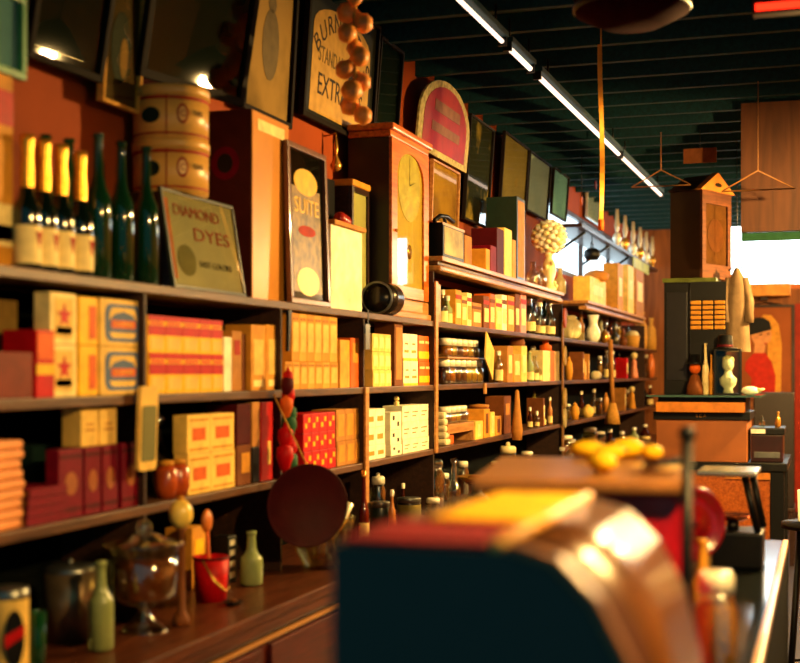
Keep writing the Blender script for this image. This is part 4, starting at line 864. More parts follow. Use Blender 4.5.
pframe(585, 599, 196, 222, -2.13, .014, SILF, PGREY, 'framed_print', 'small pale print behind the hanging yellow strip', tilt=.02)
for k, (u, v, m) in enumerate(((581, 201, ORANGE), (595, 185, DKRED))):
    y_ = at(u, -1.75); r_ = 4.5 * dep(-1.75, y_) / F_PX
    t = thing('hanging_disc', ['small orange disc hanging from the ceiling near the window', 'small dark red disc hanging from ceiling left of yellow strip'][k], 'ornament', (-1.75, y_, zv(v, -1.75, y_))); MB().prism(oval(r_, r_, 14), .01, m).build('disc', t); MB().tube([(.005, 0, r_), (.005, 0, CEIL - .09 - zv(v, -1.75, y_))], .003, IRON).build('string', t)
tag(MB().prism([(0, 0), (1.2, 0), (1.2, .105), (0, .105)], .01, mat('yellow_green_sign', (176, 180, 60), .5, scale=3, var=.5)).build('yellow_green_sign', None, (-1.845, at(632, -1.85), 2.662)), 'yellow-green printed strip sign under the high shelf', 'sign')
# ================================================================== ON THE BACK COUNTER
yt = at(8, -1.80); t = thing('labelled_tin', 'dark tin with red and white label at the lower left corner', 'tin', (-1.80, yt, LC)); q = dep(-1.8, yt) / F_PX; rr = 20 * q; H = zv(588, -1.8, yt) - LC
MB().lathe([(0, 0), (rr, 0), (rr, H), (0, H)], BLACK, 28).build('body', t); MB().lathe([(rr + .001, H * .1), (rr + .001, H * .9)], CREAM, 28).build('label', t); MB().lathe([(rr * 1.02, H * .92), (rr * 1.02, H), (rr * .9, H + .002), (0, H + .001)], STEEL, 28).build('rim', t)
a0 = math.atan2(-yt, 1.8)
MB().prism([(-rr * .5, -.02), (rr * .5, .005), (rr * .5, .03), (-rr * .5, .008)], .006, RED, Matrix.Rotation(a0 + .3, 4, 'Z') @ T((rr * .97, 0, H * .5))).build('red_band', t); MB().prism(oval(rr * .5, H * .3), .005, BLACK, Matrix.Rotation(a0 + .3, 4, 'Z') @ T((rr * .965, 0, H * .5))).build('patch', t)
yg = at(37, -1.76); t = thing('green_tumbler', 'small dark green glass tumbler in front of the grey canister', 'glass', (-1.76, yg, LC)); q = dep(-1.76, yg) / F_PX; rr = 9 * q; H = zv(613, -1.76, yg) - LC
MB().lathe([(0, 0), (rr * .8, 0), (rr, H), (rr * .93, H), (rr * .72, .006), (0, .006)], GGLASS, 20).build('body', t); MB().lathe([(rr * .94, H), (rr * 1.02, H + .001), (rr * 1.02, H + .004), (rr * .94, H + .004), (rr * .94, H)], GGLASS, 20).build('rim', t)
yg = at(70, -1.93); q = dep(-1.93, yg) / F_PX; rr = 27 * q; H = zv(566, -1.93, yg) - LC
t = thing('grey_canister', 'grey metal canister behind the pale bottle', 'canister', (-1.93, yg, LC)); MB().lathe([(0, 0), (rr, 0), (rr, H), (0, H)], mat('warm_grey_metal', (128, 108, 80), .3, metal=.7), 32).build('body', t); MB().lathe([(rr * 1.02, H * .94), (rr * 1.02, H * 1.01), (rr * .3, H * 1.03), (0, H * 1.03)], STEEL, 32).build('lid', t); MB().ball((0, 0, H * 1.06), rr * .13, STEEL).build('knob', t)
yg = at(101, -1.78); bottle(101, -1.78, LC, zv(561, -1.78, yg) - LC, 12.5 * dep(-1.78, yg) / F_PX, mat('frosted_pale_green', (150, 160, 95), .3, trans=.25, var=0), 'pale green frosted bottle on the back counter before the footed jar', None, None, None, .36)
# footed glass jar with wide flared lid
yg = at(144, -1.80); q = dep(-1.8, yg) / F_PX; t = thing('footed_jar', 'large footed clear glass jar with wide flared lid and knob', 'jar', (-1.80, yg, LC)); H = zv(522, -1.8, yg) - LC
MB().lathe([(0, 0), (25 * q, 0), (22 * q, .008), (6 * q, H * .16), (6 * q, H * .22), (26 * q, H * .28), (33 * q, H * .34), (34 * q, H * .78), (32.6 * q, H * .78), (31.6 * q, H * .35), (24 * q, H * .30), (0, H * .27)], GLASS, 36).build('glass', t)
MB().lathe([(0, H * .2801), (24 * q, H * .3001), (24 * q, H * .31), (29 * q, H * .35), (29 * q, H * .62), (0, H * .66)], mat('amber_sweets', (170, 84, 26), .45, scale=50, bump=.6), 28).build('contents', t)
MB().lathe([(0, H * .79), (40 * q, H * .785), (42 * q, H * .80), (40 * q, H * .815), (24 * q, H * .84), (14 * q, H * .89), (6 * q, H * .90), (0, H * .90)], GLASS, 36).build('lid', t); MB().ball((0, 0, H * .945), 9 * q, GLASS, (1, 1, 1)).build('knob', t)
yg = at(181, -1.74); q = dep(-1.74, yg) / F_PX; rr = 12 * q
t = thing('yellow_globe', 'yellow globe on a slim turned stand beside the footed glass jar', 'ornament', (-1.74, yg, LC)); zc = zv(514, -1.74, yg) - LC
MB().lathe([(0, 0), (rr * .75, 0), (rr * .7, .02), (rr * .35, .04), (rr * .3, zc - rr * 1.4), (rr * .5, zc - rr * 1.2), (0, zc - rr * 1.2)], BROWN, 20).build('base', t); MB().ball((0, 0, zc), rr, mat('yellow_globe', (250, 205, 90), .25, coat=.5), (1, 1, 1.25), 20).build('globe', t); MB().lathe([(0, zc + rr * 1.2), (rr * .3, zc + rr * 1.2), (rr * .3, zc + rr * 1.45), (0, zc + rr * 1.5)], OCHRE, 14).build('cap', t)
carton(at(192, -1.98), at(206, -1.98), LC, zv(527, -1.98, at(198, -1.98)), OCHRE, 'ochre_carton', 'ochre carton behind the red pail on the counter', 'box', None, -1.98, .1, [('label', .2, .8, .3, .8, YELLOW)])
yg = at(211, -1.84); q = dep(-1.84, yg) / F_PX; rr = 18 * q; H = zv(556, -1.84, yg) - LC
t = thing('red_pail', 'small red pail on the back counter right of the footed jar', 'pail', (-1.84, yg, LC)); MB().lathe([(0, 0), (rr * .85, 0), (rr, H), (rr * .96, H), (rr * .8, .006), (0, .006)], RED, 28).build('body', t)
MB().lathe([(rr * .97, H * .93), (rr * 1.03, H * .95), (rr * 1.03, H * .99), (rr, H)], DKRED, 28).build('rim', t)
MB().tube([(0, -rr * 1.02, H * .95), (rr * .6, -rr * .8, H * .5), (rr * 1.03, -rr * .3, H * .25), (rr * .98, rr * .3, H * .3)], .003, BRASS).build('bail', t)
t = thing('wooden_spoon', 'wooden spoon standing in the red pail', 'spoon', (-1.84, yg, LC + .008), None, (0, 0, 0)); MB().tube([(0, 0, 0), (-.02, .012, H + .07)], .006, ORANGE).build('handle', t); MB().ball((-.022, .014, H + .1), .03, mat('spoon_wood', (206, 110, 36), .45), (.5, 1, 1.25), 14).build('bowl', t)
pc(228, 237, 536, LC, BLACK, 'narrow_carton', 'narrow black carton with white marks behind clear bottle', 'box', None, -1.93, .06, [('mark', .2, .8, .1, .22, PALE), ('mark', .2, .8, .34, .46, PALE), ('mark', .2, .8, .58, .7, PALE), ('mark', .2, .8, .8, .92, PALE)])
yg = at(251.5, -1.84); bottle(251.5, -1.84, LC, zv(531, -1.84, yg) - LC, 11.5 * dep(-1.84, yg) / F_PX, PGLASS, 'clear greenish milk bottle standing alone at the counter middle', None, None, None, .42)
t = thing('small_dish', 'small dark dish on the counter before the red pail', 'dish', (-1.74, at(233, -1.74), LC)); MB().lathe([(0, 0), (.018, 0), (.032, .012), (.029, .012), (.015, .004), (0, .004)], IRON, 18).build('body', t); MB().ball((0, 0, .012), .01, BROWN, (1.4, 1, .6), 8).build('contents', t)
# maroon disc and glass bowls
yg = at(306, -1.80); q = dep(-1.8, yg) / F_PX; rr = 40 * q
t = thing('maroon_tray', 'large round dark maroon tray hanging on shelf edge by the pepper string', 'tray', (-1.80, yg, LC + .0), None, (0, 0, -.9))
mm = Matrix.Translation((0, 0, rr)) @ Matrix.Rotation(math.pi / 2, 4, 'Y')
zc = zv(505, -1.8, yg)
yg = at(306, -1.735); q = dep(-1.735, yg) / F_PX; zc = zv(505, -1.735, yg); t.location = (-1.735, yg, zc - rr)
ri_ = Matrix.Rotation(.9, 3, 'Z'); MB().tube([(0, 0, rr * 2), ri_ @ Vector((-.115, -.02, L2 - .014 - (zc - rr)))], .003, STRAW).build('cord', t)
MB().lathe([(0, 0), (rr * .9, 0), (rr, .018), (rr * .97, .02), (rr * .88, .006), (0, .006)], mat('maroon_lacquer', (58, 7, 12), .6), 48, (0, 0, 0), mm).build('tray', t)
MB().lathe([(rr * .975, .019), (rr * 1.005, .019), (rr * 1.005, .024), (rr * .975, .024), (rr * .975, .019)], mat('maroon_lacquer', (64, 12, 10)), 48, (0, 0, 0), mm).build('rim', t)
print('tray foot', zc - rr, LC)
yg = at(322, -1.76); q = dep(-1.76, yg) / F_PX
t = thing('glass_bowl', 'large cut glass bowl on the counter right of the maroon tray', 'bowl', (-1.76, yg, LC)); rr = 34 * q; H = zv(516, -1.76, yg) - LC
MB().lathe([(0, 0), (rr * .5, 0), (rr * .8, H * .35), (rr, H), (rr * .95, H), (rr * .76, H * .38), (rr * .44, .012), (0, .012)], GLASS, 14, smooth=False).build('bowl', t)
for k in range(9): MB().tube([(R.uniform(-.03, .04), R.uniform(-.03, .04), .02 + .006 * k), (R.uniform(.0, .08), R.uniform(-.02, .11), H * (.8 + .06 * k))], [.012, .016], (GOLD, SILVER)[k % 2]).build('wrapped_sweet', t)
# bottles, canisters, jars towards the middle
def cpos(u, v, X): y_ = at(u, X); return y_, dep(X, y_) / F_PX, zv(v, X, y_) - LC
y_, q, H = cpos(364, 472, -1.8); bottle(364, -1.80, LC, H, 5 * q, mat('red_brown_glass', (110, 30, 12), .08, trans=.3, var=0), 'red-brown bottle at the post right of the glass bowl', None, None, (.2, .6), .45, cap=BRASS)
y_, q, H = cpos(378, 476, -1.97); jar(378, -1.97, LC, H, 8 * q, 'tall dark glass jar behind the cylindrical canisters', None, mat('dark_tea', (26, 20, 14), .7), knob=True)
y_, q, H = cpos(380, 503, -1.78); tin(380, -1.80, LC, H, 10 * q, mat('dark_green_tin', (20, 34, 28), .35), 'dark green cylindrical canister on the counter', None, 'canister', None, STEEL)
y_, q, H = cpos(392, 490, -1.76); bottle(392, -1.74, LC, H, 3.6 * q, mat('tan_glaze', (180, 110, 50)), 'slim tan bottle with bright stopper before the dark canisters', None, None, None, .3, cap=SILVER)
y_, q, H = cpos(409, 499, -1.78); tin(409, -1.80, LC, H, 12 * q, mat('black_tin', (40, 34, 28)), 'wide dark canister with bright rim and pale label', None, 'canister', (.05, .8, mat('olive_label', (120, 104, 50), .5)), STEEL)
for k, u in enumerate((403, 411)):
    y_, q, H = cpos(u, 485, -1.99); bottle(u, -2.0, LC, H, 4 * q, GLASS if k else AGLASS, f'{["brown", "clear"][k]} bottle behind the wide dark canister', None, None, None, .4, cap=SILVER)
y_, q, H = cpos(430, 460, -1.9); jar(431, -1.92, LC, H, 14 * q, 'large clear glass jar with domed glass lid', None, mat('amber_sweets', (170, 84, 26)), GLASS, fill=.35, knob=True)
y_, q, H = cpos(434, 496, -1.74); jar(433, -1.72, LC, H, 8 * q, 'small jar of amber sweets in front of the large glass jar', None, mat('amber_sweets', (170, 84, 26)))
y_, q, H = cpos(454, 460, -1.84); bottle(454, -1.84, LC, H, 7 * q, GLASS, 'clear decanter left of the counter scale', None, None, None, .5, cap=GLASS)
y_, q, H = cpos(477, 476, -1.82); t = thing('counter_scale', 'old counter scale with wide shallow brass pan', 'scale', (-1.82, y_, LC)); 
MB().lathe([(0, 0), (14 * q, 0), (12 * q, H * .2), (5 * q, H * .4), (4 * q, H * .7), (0, H * .7)], IRON, 24).build('base', t); MB().lathe([(0, H * .7005), (10 * q, H * .72), (21 * q, H * .98), (20 * q, H), (9 * q, H * .76), (0, H * .74)], BRASS, 32).build('pan', t)
tag(MB().ball((0, 0, 4.2 * q), 10 * q, BROWN, (1, 1.3, .42), 14, .05).build('brown_loaf', None, (-1.82, y_, LC + H * .745)), 'flat brown loaf lying in the scale pan', 'loaf')
y_, q, H = cpos(508, 446, -1.85); jar(508, -1.85, LC, H, 9.5 * q, 'jar of pale sweets with cream lid right of the counter scale', None, mat('amber_sweets', (170, 84, 26)), PORC, knob=True)
for k, (u, v, rr, m) in enumerate(((522, 470, 4, GLASS), (531, 465, 4, PGLASS), (541, 466, 5, GLASS), (552, 462, 4, AGLASS), (562, 448, 6, GLASS), (572, 440, 7, GLASS), (584, 446, 5, PGLASS), (610, 430, 5, AGLASS), (622, 432, 5, GLASS), (634, 428, 5, PGLASS), (645, 425, 5, AGLASS))):
    y_, q, H = cpos(u, v, -1.82); bottle(u, -1.82, LC, H, min(.09, rr * q), m, f'{ORD[k]} bottle from left in the row right of the pale sweet jar', 'bottles on the far counter', None, (.1, .4), .4, cap=SILVER)

yk = at(592, -1.9); zk = zv(260, -1.9, yk); q = dep(-1.9, yk) / F_PX
t = thing('black_kettle', 'round black kettle hanging under the high shelf before the bright window', 'kettle', (-1.9, yk, zk)); rr = 8.5 * q
MB().lathe([(0, 0), (rr * .7, 0), (rr, rr * .5), (rr * .9, rr * 1.1), (rr * .4, rr * 1.4), (0, rr * 1.45)], IRON, 20).build('body', t)
MB().tube([(0, -rr * .8, rr * 1.1), (0, -rr * .5, rr * 2), (0, rr * .5, rr * 2), (0, rr * .8, rr * 1.1)], rr * .08, IRON).build('handle', t); MB().tube([(0, rr * .8, rr * .5), (0, rr * 1.4, rr * 1.1)], [rr * .2, rr * .1], IRON).build('spout', t)
MB().tube([(0, 0, rr * 2), (0, 0, HSZ - .031 - zk)], .004, IRON).build('hook', t)

# ------------------------------------------------------------------ more of the crowded far shelves
og = mat('ochre_glaze', (222, 150, 60), .3); bk = mat('black_glaze', (22, 20, 18), .25, coat=.4); gg = mat('olive_glaze', (110, 100, 40), .3)
far_things([(600, 5, 356, 'jar', cont[2], 'jar', 'golden jar on the second shelf behind the pale rolled cloth', 'jar'), (606, 5, 350, 'bottle', GLASS, 'bottle', 'clear bottle left of the long brush on the second shelf', 'bottle'), (619, 5, 352, 'pot', bk, 'clay_pot', 'black pot right of the long brush on second shelf', 'pot'), (646, 5, 354, 'jar', cont[1], 'jar', 'amber jar between the cream china figure and orange pot', 'jar')], L2, -1.98)
far_things([(568, 6, 404, 'jar', cont[2], 'jar', 'golden jar at the post on third shelf far bay', 'jar'), (581.5, 5, 392, 'bottle', AGLASS, 'bottle', 'brown bottle between the two ochre pots, third shelf', 'bottle'), (594, 6, 390, 'bottle', GLASS, 'bottle', 'clear tall bottle behind the round pot, third shelf', 'bottle'), (606, 6, 392, 'pot', og, 'clay_pot', 'tall ochre glazed pot left of the long brush, third shelf', 'pot'), (615, 5, 394, 'bottle', gg, 'bottle', 'olive bottle behind the long brush, third shelf', 'bottle'), (627, 5, 390, 'jar', cont[1], 'jar', 'amber jar left of the ochre figure, third shelf', 'jar'), (645, 5, 388, 'pot', bk, 'clay_pot', 'black pot near the far end of the third shelf', 'pot')], L3, -1.99)
far_things([(566, 5, 314, 'bottle', GLASS, 'bottle', 'clear bottle behind the cream ribbed pot', 'bottle'), (581, 7, 312, 'bottle', og, 'bottle', 'ochre bottle between ribbed pot and white pitcher', 'bottle'), (600, 6, 312, 'pot', gg, 'clay_pot', 'olive pot right of the white pitcher', 'pot'), (610, 6, 314, 'bottle', AGLASS, 'bottle', 'brown bottle behind the brass oil lamp', 'bottle'), (619, 5, 316, 'jar', cont[2], 'jar', 'golden jar behind the pewter pot', 'jar'), (628, 5, 318, 'bottle', GLASS, 'bottle', 'clear bottle behind the straw basket', 'bottle'), (637, 5, 316, 'pot', og, 'clay_pot', 'ochre glazed pot right of the straw basket', 'pot')], L1, -2.02)
far_things([(533, 6, 346, 'jar', cont[2], 'jar', 'golden jar behind the clear bottles on second shelf', 'jar'), (568.5, 4, 362, 'box', og, 'small_carton', 'small ochre box right of the banded cream box', 'box')], L2, -2.03)
far_things([(524, 5, 398, 'box', BROWN, 'slim_carton', 'dark brown slim box left of the thin bottle row, third shelf', 'box'), (534, 7, 390, 'pot', gg, 'clay_pot', 'olive pot behind the thin bottle row', 'pot'), (547, 8, 388, 'jar', cont[1], 'jar', 'amber jar behind the thin bottle row', 'jar'), (555, 6, 392, 'bottle', GLASS, 'bottle', 'clear bottle behind the thin bottle row', 'bottle')], L3, -2.03)
for k, (u, v, rr, m) in enumerate(((421, 470, 6, cont[2]), (444, 474, 6, cont[1]), (463, 462, 6, cont[0]), (496, 462, 6, cont[2]), (527, 452, 7, cont[1]), (546, 446, 7, cont[2]), (566, 436, 8, cont[1]), (590, 428, 8, cont[2]), (600, 432, 6, cont[0]))):
    y_, q, H = cpos(u, v, -2.0); jar(u, -2.02, LC, H, min(.1, rr * q), f'{ORD[k]} jar from left in the back row of the far counter', 'back row jars on the counter', m)
# ================================================================== ON THE FRONT COUNTER (near things, out of focus)
BODYD = mat('dark_enamel', (20, 17, 17), .45, coat=.2)
YB0, YB1 = 1.36, 1.93
prof = [(-.525, CT + .002), (-.168, CT + .002), (-.168, 1.12), (-.178, 1.20), (-.198, 1.28), (-.235, 1.35), (-.278, 1.393), (-.329, 1.408), (-.525, 1.408)]
t = thing('sloped_case', 'large dark case with curved glossy brown side, nearest on the front counter', 'case', (-.32, YB0, CT + .002))
def loft(pts, y0, y1, m, cap=True):
    b = MB(); bm = b.bm; mi = b._mi(m); n = len(pts)
    A = [bm.verts.new((x, y0, z)) for x, z in pts]; B_ = [bm.verts.new((x, y1, z)) for x, z in pts]
    fs = [bm.faces.new(A), bm.faces.new(B_[::-1])] + [bm.faces.new((A[k], B_[k], B_[(k + 1) % n], A[(k + 1) % n])) for k in range(n)]
    for f in fs: f.material_index = mi
    bmesh.ops.recalc_face_normals(bm, faces=fs); return b
o3 = (-.32, YB0, CT + .002)
_p(loft(prof, YB0, YB1, BODYD), 'body', t, o3)
def smoothcurve(off, y0, y1, m):
    arc = [(-.167, 1.0)] + prof[2:8]
    pts = []
    for i in range(len(arc) - 1):
        for s_ in range(3): f = s_ / 3; pts.append((arc[i][0] * (1 - f) + arc[i + 1][0] * f, arc[i][1] * (1 - f) + arc[i + 1][1] * f))
    pts.append(arc[-1])
    outer = [(x + off * .7, z + off * .7) for x, z in pts]
    L_ = loft([(x + .0015, z + .0015) for x, z in pts] + outer[::-1], y0, y1, m)
    for f in L_.bm.faces: f.smooth = abs(f.normal.y) < .5 and len(f.verts) == 4
    return L_
_p(smoothcurve(.008, YB0 + .03, YB1 - .01, mat('glossy_brown', (84, 46, 16), .3, coat=.25, scale=5)), 'curved_side', t, o3)
_p(smoothcurve(.013, YB0 + .001, YB0 + .029, mat('tan_edge', (120, 72, 34), .35)), 'edge_trim', t, o3)
_p(MB().box(-.52, -.346, YB0 + .01, YB0 + .21, 1.4085, 1.414, mat('maroon_leather', (110, 8, 22), .7), .002), 'top_panel', t, o3)
_p(MB().box(-.47, -.345, YB0 + .2, YB1 - .005, 1.4085, 1.419, mat('yellow_board', (245, 176, 24), .65, spec=.15), .003), 'yellow_top', t, o3)
_p(MB().tube([(-.336, YB0 + .002, 1.414), (-.336, YB1 - .002, 1.414)], .0085, mat('tan_rib', (226, 160, 70), .4), 10), 'rib', t, o3)
# red cabinet
t = thing('red_cabinet', 'red counter cabinet with wide tan lid behind the dark case', 'cabinet', (-.24, 2.45, CT + .002), None, (0, 0, math.radians(9))); o3 = (-.24, 2.45, CT + .002)
_p(MB().box(-.60, -.245, 2.45, 3.0, CT + .002, 1.375, mat('deep_red_enamel', (165, 8, 20), .35, coat=.3), .01), 'body', t, o3)
_p(MB().box(-.64, -.235, 2.42, 3.08, 1.3755, 1.40, mat('tan_lid', (150, 96, 44), .35), .008), 'lid', t, o3)
_p(MB().box(-.56, -.29, 2.444, 2.4495, 1.06, 1.30, mat('dark_red', (74, 12, 12)), .004), 'front_panel', t, o3)
YF = mat('yellow_fruit', (250, 190, 24), .6)
for k, (u, Y, r_, lab) in enumerate(((588, 3.02, .036, 'leftmost yellow squash at the back of tan cabinet lid'), (610, 2.94, .032, 'small yellow squash second from left on tan cabinet lid'), (627, 3.03, .042, 'long pale yellow squash in the middle of tan cabinet lid'), (652, 2.98, .032, 'rightmost yellow squash on the tan cabinet lid'), (602, 2.58, .036, 'yellow squash nearest the front of tan cabinet lid'))):
    r_ *= .78; x = xat(u, Y); t = thing('yellow_squash', lab, 'squash', (x, Y, 1.4 + r_ * .72), None, (0, 0, k * .5))
    MB().ball((0, 0, 0), r_, YF, (1.5, 1, .72), 16, .03).build('body', t); MB().tube([(r_ * 1.42, 0, 0), (r_ * 1.75, 0, .008)], [.006, .004], TAN).build('stem', t)
x = xat(668, 2.6); t = thing('cream_saucer', 'cream saucer at the right end of tan cabinet lid', 'saucer', (x - .02, 2.6, 1.4005)); MB().lathe([(0, 0), (.025, 0), (.05, .012), (.048, .014), (.024, .004), (0, .004)], PORC, 24).build('body', t); MB().lathe([(.0505, .012), (.052, .0135), (.05, .015), (.0485, .014), (.0505, .012)], OCHRE, 24).build('rim', t)
# iron stand
xr = xat(687, 2.3); t = thing('iron_stand', 'dark iron stand with upright rod and cross arm beside red cabinet', 'stand', (xr, 2.3, CT + .002)); h_ = zv(441, xr, 2.3) - CT - .002
MB().lathe([(0, 0), (.03, 0), (.03, .008), (.014, .02), (0, .02)], IRON, 20).build('base', t); MB().tube([(0, 0, .0205), (0, 0, h_)], .0105, IRON, 12).build('rod', t); MB().ball((0, 0, h_ + .012), .016, IRON).build('knob', t)
MB().tube([(-.012, 0, h_ - .035), (-.075, .02, h_ - .045)], .007, STEEL).build('arm', t)
# red coffee mill with two wheels
ym = 3.55; xm = xat(676, ym); zc = zv(521, xm, ym); t = thing('coffee_mill', 'red counter mill with two large solid wheels beside red cabinet', 'mill', (xm, ym, CT + .002)); o3 = (xm, ym, CT + .002); cz = zc - CT - .002
RM = mat('red_mill_enamel', (120, 5, 14), .25, coat=.4)
MB().box(-.075, .05, -.05, .05, 0, .03, RM, .008).build('base', t); MB().lathe([(0, .03), (.045, .03), (.028, .1), (.04, cz - .03), (.05, cz + .02), (.03, cz + .06), (0, cz + .06)], RM, 24).build('body', t)
Rz = Matrix.Rotation(math.radians(38), 4, 'Z') @ Matrix.Rotation(math.pi / 2, 4, 'X')
MB().tube([Vector((-.0, 0, cz)) + Matrix.Rotation(math.radians(38), 3, 'Z') @ Vector((0, q_, 0)) for q_ in (-.095, .095)], .01, IRON).build('axle', t)
for s_ in (-1, 1):
    c_ = Matrix.Rotation(math.radians(38), 3, 'Z') @ Vector((0, s_ * .075, 0)); r0 = .1
    w_ = MB().lathe([(0, -.02), (.03, -.02), (.04, -.006), (r0 * .8, -.003), (r0 * .84, -.014), (r0 * .97, -.014), (r0, -.006), (r0, .006), (r0 * .97, .014), (r0 * .84, .014), (r0 * .8, .003), (.04, .006), (.03, .02), (0, .02)], RM, 40, (c_.x, c_.y, cz), Rz).build('wheel', t)
# jar of yellow sweets at the counter edge
Yj = 2.62; xj = xat(716, Yj); jar(0, xj, CT + .002, zv(572, xj, Yj) - CT, 21 * dep(xj, Yj) / F_PX, 'tall jar of yellow sweets with bright lid near pale counter rail', None, mat('yellow_sweets', (220, 150, 30), .4, scale=70, bump=.8), SILVER, Y=Yj, fill=.92)
Yj = 3.2; xj = xat(703, Yj); bottle(0, xj, CT + .002, zv(540, xj, Yj) - CT, .028, mat('yellow_glaze', (214, 150, 40), .3), 'small ochre bottle between the red cabinet and the mill wheels', None, None, None, .35, Y=Yj)
# platform scale with tray
Ys = 4.5; x0, x1 = xat(700, Ys), xat(764, Ys); xm = (x0 + x1) / 2; t = thing('platform_scale', 'black counter scale with flat steel tray and copper pan', 'scale', (xm, Ys, CT + .002)); hw = (x1 - x0) / 2
q = dep(xm, Ys) / F_PX
MB().box(-hw * .55, hw, -.1, .1, 0, 36 * q, IRON, .01).build('base', t)
MB().tube([(hw * .85, -.08, 36 * q), (hw * .45, -.08, 90 * q)], .012, IRON).build('arm', t); MB().tube([(hw * .95, .08, 36 * q), (hw * .6, .08, 90 * q)], .012, IRON).build('arm', t)
MB().box(-hw * 1.0, hw * .85, -.14, .14, 91 * q, 96 * q, mat('worn_steel', (200, 200, 180), .25, metal=.85), .006).build('tray', t)
MB().lathe([(0, 0), (.03, 0), (.075, .02), (.07, .022), (.03, .006), (0, .006)], COPPER, 28, (hw * .05, -.02, 45 * q)).build('pan', t); MB().tube([(hw * .05, -.02, 36 * q), (hw * .05, -.02, 45 * q)], .02, IRON).build('column', t)
# iron post and knob at end of the counter
xk, yk = -.12, 5.32
# ================================================================== SECOND COUNTER ACROSS THE AISLE END
YC = 9.3
def X9(u): return xat(u, YC)
zt2 = zv(462, -.8, YC)
x0, x1 = X9(640), X9(784)
t = thing('black_framed_counter', 'second counter with black top and legs and wooden panels at aisle end', 'counter', ((x0 + x1) / 2, YC, 0)); o3 = ((x0 + x1) / 2, YC, 0)
_p(MB().box(x0 - .02, x1 + .02, YC - .02, YC + 1.1, zt2 - .055, zt2, IRON, .004), 'top', t, o3)
for a_ in (x0, x1 - .09):
    _p(MB().box(a_, a_ + .09, YC, YC + .09, .001, zt2 - .056, IRON, .004), 'leg', t, o3); _p(MB().box(a_, a_ + .09, YC + .98, YC + 1.07, .001, zt2 - .056, IRON, .004), 'leg', t, o3)
_p(MB().box(X9(725), x1 - .091, YC + .01, YC + .03, zt2 - .115, zt2 - .065, mat('ochre_rail', (230, 140, 40), .4)), 'rail', t, o3)
_p(MB().box(x0 + .091, x1 - .091, YC + .035, YC + 1.0, .25, zt2 - .06, ORW), 'panel', t, o3)
# orange fronted case with black trim and glass plate on top
x0, x1 = X9(656), X9(747); zb = zv(392, -.8, YC); xm = (x0 + x1) / 2
t = thing('orange_case', 'orange-brown wooden case with black band under a wide glass plate', 'case', (xm, YC, zt2 + .001)); o3 = (xm, YC, zt2 + .001)
z1, z2_, z3 = zv(420, xm, YC), zv(412, xm, YC), zb - .02
_p(MB().box(x0, x1, YC + .02, YC + .6, zt2 + .001, z1, mat('orange_front', (168, 96, 42), .45, scale=4), .004), 'body', t, o3)
_p(MB().box(x0 - .02, x1 + .02, YC, YC + .62, z1 + .0005, z2_, IRON, .004), 'black_band', t, o3)
_p(MB().box(x0 + .01, x1 - .01, YC + .03, YC + .6, z2_ + .0005, z3 - .015, BLACK, .004), 'recess', t, o3)
_p(MB().box(x0 + .01, x1 - .01, YC - .09, YC + .0295, z2_ + .0005, zv(402, xm, YC), mat('ochre_rail', (230, 140, 40)), .004), 'ochre_band', t, o3)
_p(MB().box(x0 - .05, X9(762), YC - .13, YC + .62, z3 - .0145, z3, mat('green_plate_glass', (90, 130, 120), .06, trans=.4, var=0)), 'glass_plate', t, o3)
for a_ in (-.09, 0, .09): pass
text('S C A', .03, OCHRE, t, T((.0, 0, 0)) @ Matrix.Translation((0, -.0005, (z1 + z2_) / 2 - o3[2])) @ Matrix.Rotation(-math.pi / 2, 4, 'Z'))
# tall black cabinet and the wall clock above it
zk0 = z3 + .0005
YK = YC + .10
x0, x1 = xat(664, YK), xat(690, YK); zc0 = zv(278, x1, YK)
t = thing('black_cabinet', 'tall narrow black cabinet under the gabled clock', 'cabinet', ((x0 + x1) / 2, YK + .15, zk0)); 
MB().box(-(x1 - x0) / 2, (x1 - x0) / 2, -.15, .15, 0, zc0 - zk0 - .03, IRON, .004).build('body', t); MB().box(-(x1 - x0) / 2 + .02, (x1 - x0) / 2 - .02, -.156, -.1505, .1, zc0 - zk0 - .1, mat('black_door', (24, 22, 22), .3), .002).build('door', t)
MB().box(-(x1 - x0) / 2 - .01, (x1 - x0) / 2 + .18, -.16, .3, zc0 - zk0 - .0295, zc0 - zk0, mat('olive_trim', (90, 100, 40), .5)).build('top', t)
xc0, xc1 = xat(665, YK - .02), xat(700, YK - .02); hC = zv(190, xc1, YK) - zc0; D = .42
t = thing('gabled_clock', 'dark cased clock with brown glazed front and gabled roof', 'clock', (0, 0, zc0 + .001), None, (0, 0, math.radians(-24))); W2 = (xc1 - xc0) / 2 * .98
vv = Matrix.Rotation(math.radians(-24), 3, 'Z') @ Vector((W2, -D / 2, 0)); t.location = (xc1 - vv.x, YK - .02 - vv.y, zc0 + .001)
MB().box(-W2, W2, -D / 2, D / 2, 0, hC, mat('clock_side', (28, 16, 10)), .004).build('case', t)
GW = wood('gabled_wood', (70, 34, 14), (108, 58, 24), .5, 5)
F = MB(); F.box(W2 + .0005, W2 + .02, -D / 2, -D / 2 + .05, 0, hC, GW); F.box(W2 + .0005, W2 + .02, D / 2 - .05, D / 2, 0, hC, GW); F.box(W2 + .0005, W2 + .02, -D / 2 + .05, D / 2 - .05, 0, .1, GW); F.box(W2 + .0005, W2 + .02, -D / 2 + .05, D / 2 - .05, hC - .09, hC, GW); F.build('door', t)
MB().box(W2 + .0005, W2 + .006, -D / 2 + .05, D / 2 - .05, .1, hC - .09, BROWN).build('backboard', t)
MB().prism(oval(.12, .12, 24, 0, hC * .5), .003, mat('dial_orange', (120, 60, 28), .4), T((W2 + .0062, 0, 0))).build('dial', t)
MB().box(W2 + .013, W2 + .0145, -D / 2 + .05, D / 2 - .05, .1, hC - .09, PANE).build('glass', t)
